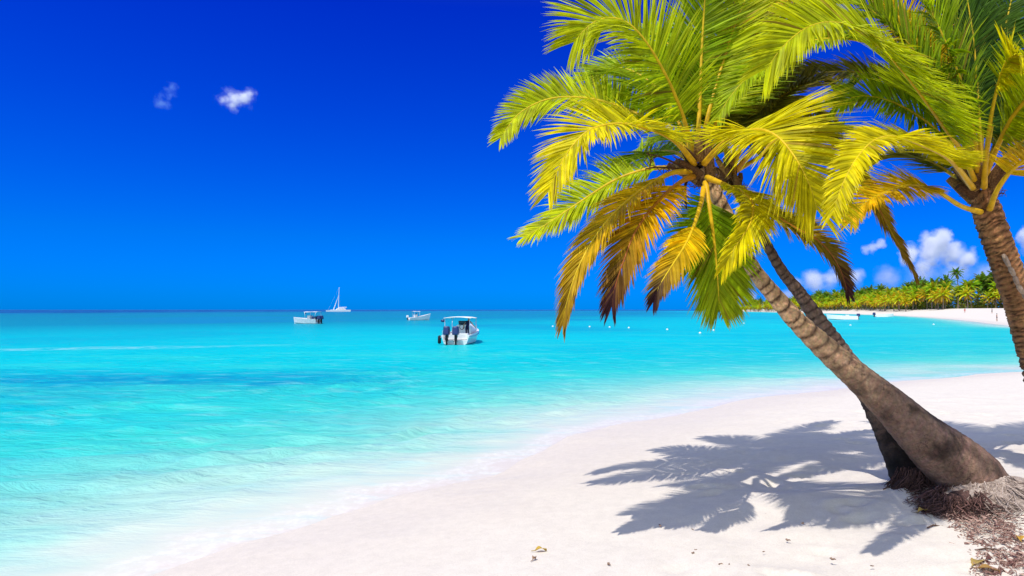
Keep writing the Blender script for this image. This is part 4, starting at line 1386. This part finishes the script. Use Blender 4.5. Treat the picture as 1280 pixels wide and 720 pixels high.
def build_grove():
    g = np.array(GROVE, float)
    seg = np.linalg.norm(np.diff(g, axis=0), axis=1)
    S_ = np.concatenate([[0], np.cumsum(seg)])
    def along(s):
        return np.array([np.interp(s, S_, g[:, 0]), np.interp(s, S_, g[:, 1])])
    kinds = {}
    for kn in ('front', 'mid', 'back'):
        kinds[kn] = []
        for q in range(6):
            t, c = far_palm_meshes(kn, len(kn) * 17 + ord(kn[0]) + q * 13)
            t.materials.append(M_BARK); c.materials.append(M_LEAF)
            kinds[kn].append((t, c))
    rd = random.Random(12)
    # palms along the front, then two rows behind; denser where they are near
    rows = [('front', 1, 4, .68, 1.10, 100), ('mid', 8, 5, .92, 1.34, 96), ('back', 16, 7, 1.2, 1.6, 96)]
    lab = dict(front='yellow green coconut palm in the front row of the grove on the far beach',
               mid='mid green coconut palm inside the grove behind the far beach',
               back='tall dark green coconut palm rising at the back of the far grove')
    for kn, back, jit, s0, s1, cnt in rows:
        for i in range(cnt):
            s = S_[-1] * (1 - (1 - (i + rd.random() * .8) / cnt) ** 1.0)
            # more of them close by: warp by distance
            w = (i + rd.random() * .8) / cnt
            s = S_[-1] * (w ** .62)
            a = along(s); b = along(min(s + 4, S_[-1])); t = b - a
            t = t / (np.linalg.norm(t) + 1e-9)
            nrm = np.array([-t[1], t[0]])                  # inland side
            if nrm[0] < 0: nrm = -nrm
            p = a + nrm * (back + rd.uniform(-jit, jit)) + t * rd.uniform(-2, 2)
            z = float(height(p[:1], p[1:])[0])
            e = empty('palm_tree', (p[0], p[1], z - .15), rd.uniform(0, 6.28))
            sc = rd.uniform(s0, s1)
            e.scale = (sc * rd.uniform(.9, 1.1), sc * rd.uniform(.9, 1.1), sc)
            tm, cm = rd.choice(kinds[kn])
            for n, m in (('trunk', tm), ('crown', cm)):
                o = bpy.data.objects.new(n, m); C.objects.link(o); o.parent = e
            tag(e, lab[kn], 'palm tree', {'front': 'front row palms of the far grove', 'mid': 'palms inside the far grove', 'back': 'tall palms at the back of the far grove'}[kn])
    # the one that stands clear of the rest
    Y = 262
    p = P(1199, 341, Y)
    z = float(height(np.array([p.x]), np.array([Y]))[0])
    e = empty('palm_tree', (p.x, Y, z))
    tm, cm = kinds['back'][1]
    hh = max(v.co.z for v in tm.vertices)
    k = (p.z - z) / hh
    for n, m in (('trunk', tm), ('crown', cm)):
        o = bpy.data.objects.new(n, m); C.objects.link(o); o.parent = e
        if n == 'trunk': o.scale = (1, 1, k)
        else: o.location = (0, 0, hh * (k - 1))
    tag(e, 'lone tallest palm rising above the far grove against the cloud', 'palm tree')
    # undergrowth and the wood behind, one mass
    mb = MB()
    for _ in range(9500):
        s = S_[-1] * rd.random() ** .6
        a = along(s); b = along(min(s + 4, S_[-1])); t = b - a
        t = t / (np.linalg.norm(t) + 1e-9)
        nrm = np.array([-t[1], t[0]])
        if nrm[0] < 0: nrm = -nrm
        dep = 4 + 34 * rd.random() ** 1.4
        p = a + nrm * dep
        gz = float(2.4)
        top = 4.0 + min(dep, 16) * .36
        c = Vector((p[0], p[1], gz + .2 + (top - .2) * rd.random() ** 1.25))
        base = lerp3((.05, .09, .012), (.26, .28, .012), rd.random() ** 1.3)
        n = 5
        for k in range(n):
            d = Vector((rd.gauss(0, 1), rd.gauss(0, 1), rd.gauss(.2, .6))).normalized()
            l = rd.uniform(.7, 1.5)
            e = d.orthogonal().normalized() * l * .22
            tip = c + d * l + Vector((0, 0, -.25 * l))
            mb.add([c, c + d * l * .55 + e, tip, c + d * l * .55 - e], [(0, 1, 2, 3)], tuple(x * rd.uniform(.7, 1.3) for x in base))
    tag(mb.build('undergrowth', M_LEAF), 'dense green thicket filling the grove between and behind the far palms', 'undergrowth', kind='stuff')
    # bathers on the far beach
    meS = person_mesh(0, ((.05, .02, .82), (.10, .02, .84)), .10)
    meR = meS.copy(); meD = meS.copy()
    hm = hair_mesh(0)
    for me, clo in ((meS, M_CLOTH), (meR, M_RED), (meD, M_CLOTH)):
        paint_faces(me, [clo, M_SKIN], (lambda c: 0 if .55 < c.z < 1.42 and abs(c.y) < .21 else 1) if me is not meD else (lambda c: 0 if .70 < c.z < 1.02 and abs(c.y) < .22 else 1))
    for u, v, me, rz, lb in ((1206, 391.0, meR, 1.0, 'bather in red standing on the far beach in front of the grove'),
                             (1240, 391.8, meS, 2.2, 'person in dark clothes on the far beach just left of the rough trunk'),
                             (1246, 401.6, meD, -.5, 'bather in dark trunks at the edge of the far water by the rough trunk')):
        Yq = np.linspace(60, 420, 4000); Xq = (u - U0) / F * Yq
        gq = H0 + (V0 - v) / F * Yq - np.maximum(height(Xq, Yq), -.15)
        i = int(np.argmax(gq < 0)) if (gq < 0).any() else 1000
        person_at((Xq[i], Yq[i], max(float(height(Xq[i:i + 1], Yq[i:i + 1])[0]), -.15)), rz, lb, me, hm, sc=.78)


# ------------------------------------------------------------------ clouds
def cloud(name, c, blobs, dens, label, nscale, namp, seed, edge=.35, cat='cloud', col=(1, 1, 1), pw=1.3):
    """Blobs (x, y, z, r) in metres round c; a volume that is dense inside and ragged at the rim."""
    bm = bmesh.new()
    for x, y, z, r in blobs:
        bmesh.ops.create_icosphere(bm, subdivisions=2, radius=r * 1.45, matrix=Matrix.Translation((x, y, z)))
    ret = bmesh.ops.convex_hull(bm, input=bm.verts[:])
    kill = list({g for g in ret['geom_interior'] + ret['geom_unused'] if isinstance(g, bmesh.types.BMVert)})
    bmesh.ops.delete(bm, geom=kill, context='VERTS')
    bmesh.ops.delete(bm, geom=[f for f in bm.faces if not all(e.is_manifold for e in f.edges)], context='FACES_ONLY') if False else None
    me = bpy.data.meshes.new(name)
    bm.to_mesh(me); bm.free()
    m, nt, out = mat(name + '_vapour')
    L = nt.links
    tc = N(nt, 'ShaderNodeTexCoord')
    best = None
    for x, y, z, r in blobs:
        s = N(nt, 'ShaderNodeVectorMath', operation='DISTANCE')
        L.new(tc.outputs['Object'], s.inputs[0])
        s.inputs[1].default_value = (x, y, z)
        f = math_(nt, 'MULTIPLY_ADD', s.outputs['Value'], -1.0 / r, 1.0)
        best = f if best is None else math_(nt, 'SMOOTH_MAX', best, f, .18)
    no = N(nt, 'ShaderNodeTexNoise', i_Scale=nscale, i_Detail=5.0, i_Roughness=.62)
    off = N(nt, 'ShaderNodeVectorMath', operation='ADD')
    L.new(tc.outputs['Object'], off.inputs[0]); off.inputs[1].default_value = (seed * 913.0, seed * 37.0, 0)
    L.new(off.outputs[0], no.inputs['Vector'])
    q = math_(nt, 'ADD', best, math_(nt, 'MULTIPLY', math_(nt, 'SUBTRACT', no.outputs[0], .55), namp))
    d = math_(nt, 'MULTIPLY', math_(nt, 'POWER', maprange(nt, q, -.1, edge, 0, 1), pw), dens)
    v = N(nt, 'ShaderNodeVolumePrincipled')
    v.inputs['Color'].default_value = (*col, 1)
    v.inputs['Anisotropy'].default_value = .2
    L.new(d, v.inputs['Density'])
    L.new(v.outputs[0], out.inputs['Volume'])
    o = link(name, me, m)
    o.location = c
    tag(o, label, cat, 'clouds in the blue sky')
    return o


def build_clouds():
    Y = 3000
    s = Y / F
    cloud('cloud', P(293, 124, Y), [(-10 * s, 0, 0, 16 * s), (0, 0, 0, 18 * s), (10 * s, 10, 2 * s, 16 * s), (20 * s, 0, 7 * s, 12 * s), (-2 * s, -8, -8 * s, 12 * s)], .16,
          'small bright white puff of cloud alone in the deep blue upper left sky', .018, 2.6, 12, 1.5, pw=2.2)
    cloud('cloud', P(210, 121, Y), [(0, 0, 3 * s, 14 * s), (-5 * s, 0, -8 * s, 13 * s), (5 * s, 0, 13 * s, 10 * s)], .010,
          'faint blue wisp of cloud just left of the bright white puff', .020, 3.2, 2, 1.1, col=(.55, .85, 1), pw=2.0)
    Y = 5200
    s = Y / F
    cloud('cloud', P(1165, 318, Y), [(0, 0, 8 * s, 22 * s), (-26 * s, 0, 0, 17 * s), (24 * s, 0, 0, 20 * s), (44 * s, 0, -8 * s, 14 * s), (8 * s, -60, 20 * s, 14 * s), (-6 * s, 0, -12 * s, 16 * s)], .045,
          'large white cumulus over the far grove, left of the rough trunk', .0075, 2.7, 3, .8)
    cloud('cloud', P(1092, 309, Y), [(0, 0, 0, 9 * s), (9 * s, 0, 3 * s, 8 * s), (-8 * s, 0, -3 * s, 6 * s)], .022,
          'little white cloud left of the large cumulus', .010, 2.8, 4, .5)
    cloud('cloud', P(1040, 348, Y), [(-25 * s, 0, -2 * s, 16 * s), (0, 0, 0, 17 * s), (26 * s, 0, 2 * s, 15 * s), (-46 * s, 0, -6 * s, 11 * s)], .026,
          'low pale cloud bank just above the grove behind the slim trunk', .008, 2.4, 5, 1.0)
    cloud('cloud', P(1180, 345, Y + 300), [(-75 * s, 0, -2 * s, 22 * s), (-30 * s, 0, 0, 26 * s), (15 * s, 0, 0, 28 * s), (60 * s, 0, 0, 27 * s), (100 * s, 0, -2 * s, 24 * s)], .012,
          'long low hazy cloud bank under the large cumulus', .010, 2.0, 6, 1.5)
    cloud('cloud', P(1292, 300, Y), [(0, 0, 0, 18 * s), (20 * s, 0, 4 * s, 20 * s), (6 * s, 0, -12 * s, 14 * s)], .025,
          'white cloud at the right edge beyond the rough trunk', .007, 2.8, 7, .5)
    cloud('cloud', P(962, 372, Y), [(-22 * s, 0, 0, 10 * s), (0, 0, 4 * s, 12 * s), (22 * s, 0, 2 * s, 11 * s)], .018,
          'faint low cloud between the green frond and the crossing trunks', .009, 2.4, 8, 1.0)


# ------------------------------------------------------------------ light, sky, camera
SUN = Vector((-.30, -.36, 1.0)).normalized()


def build_light():
    l = bpy.data.lights.new('sun', 'SUN')
    l.energy = 3.8
    l.angle = R(.53)
    l.color = (1.0, .95, .88)
    o = bpy.data.objects.new('sun', l)
    C.objects.link(o)
    o.rotation_euler = SUN.to_track_quat('Z', 'Y').to_euler()
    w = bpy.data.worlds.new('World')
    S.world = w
    w.use_nodes = True
    nt = w.node_tree
    nt.nodes.clear()
    L = nt.links
    out = N(nt, 'ShaderNodeOutputWorld')
    bg = N(nt, 'ShaderNodeBackground', i_Strength=.09)
    sky = N(nt, 'ShaderNodeTexSky', sky_type='NISHITA', sun_disc=False)
    sky.sun_elevation = math.asin(SUN.z)
    sky.sun_rotation = math.atan2(SUN.x, SUN.y)
    sky.altitude = 0
    sky.air_density = 1.0
    sky.dust_density = .2
    sky.ozone_density = 2.0
    # polarised, very clean air low over the sea; paler fill added to the unseen sky
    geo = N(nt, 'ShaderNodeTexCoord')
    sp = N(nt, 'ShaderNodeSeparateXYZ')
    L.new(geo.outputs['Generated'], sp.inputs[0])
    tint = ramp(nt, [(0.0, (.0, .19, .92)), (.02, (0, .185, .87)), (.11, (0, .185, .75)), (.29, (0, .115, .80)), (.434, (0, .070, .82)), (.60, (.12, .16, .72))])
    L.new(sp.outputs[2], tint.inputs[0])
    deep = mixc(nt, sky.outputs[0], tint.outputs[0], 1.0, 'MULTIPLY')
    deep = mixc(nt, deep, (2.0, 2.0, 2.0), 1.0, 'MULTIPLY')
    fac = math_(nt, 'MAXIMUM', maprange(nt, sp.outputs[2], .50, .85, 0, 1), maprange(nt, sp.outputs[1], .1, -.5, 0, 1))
    bright = mixc(nt, sky.outputs[0], (4.8, 5.3, 6.4), 1.0, 'ADD')   # fill light added to the unseen sky overhead and inland, lifts the shadows
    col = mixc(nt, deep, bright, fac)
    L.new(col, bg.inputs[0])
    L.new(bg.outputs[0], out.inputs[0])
    cam = bpy.data.cameras.new('camera')
    cam.sensor_width = 36
    cam.lens = F / 1280 * 36
    cam.shift_y = (V0 - 360) / 1280
    cam.clip_start = .1
    cam.clip_end = 80000
    co = bpy.data.objects.new('camera', cam)
    C.objects.link(co)
    co.location = (0, 0, H0)
    co.rotation_euler = (R(90), 0, 0)
    S.camera = co
    S.view_settings.view_transform = 'Standard'
    S.view_settings.look = 'None'
    S.view_settings.exposure = EXPOSURE
    S.view_settings.gamma = 1
    S.cycles.use_denoising = True
    S.cycles.max_bounces = 10
    S.cycles.diffuse_bounces = 4
    S.cycles.glossy_bounces = 3
    S.cycles.transmission_bounces = 6
    S.cycles.transparent_max_bounces = 16
    S.cycles.volume_bounces = 10
    S.cycles.caustics_reflective = False
    S.cycles.caustics_refractive = False


EXPOSURE = .12

import time as _t
for fn in (build_light, build_beach, build_sea, build_palms, build_litter, build_boats, build_grove, build_clouds):
    t0 = _t.time()
    fn()
    print(fn.__name__, round(_t.time() - t0, 2))
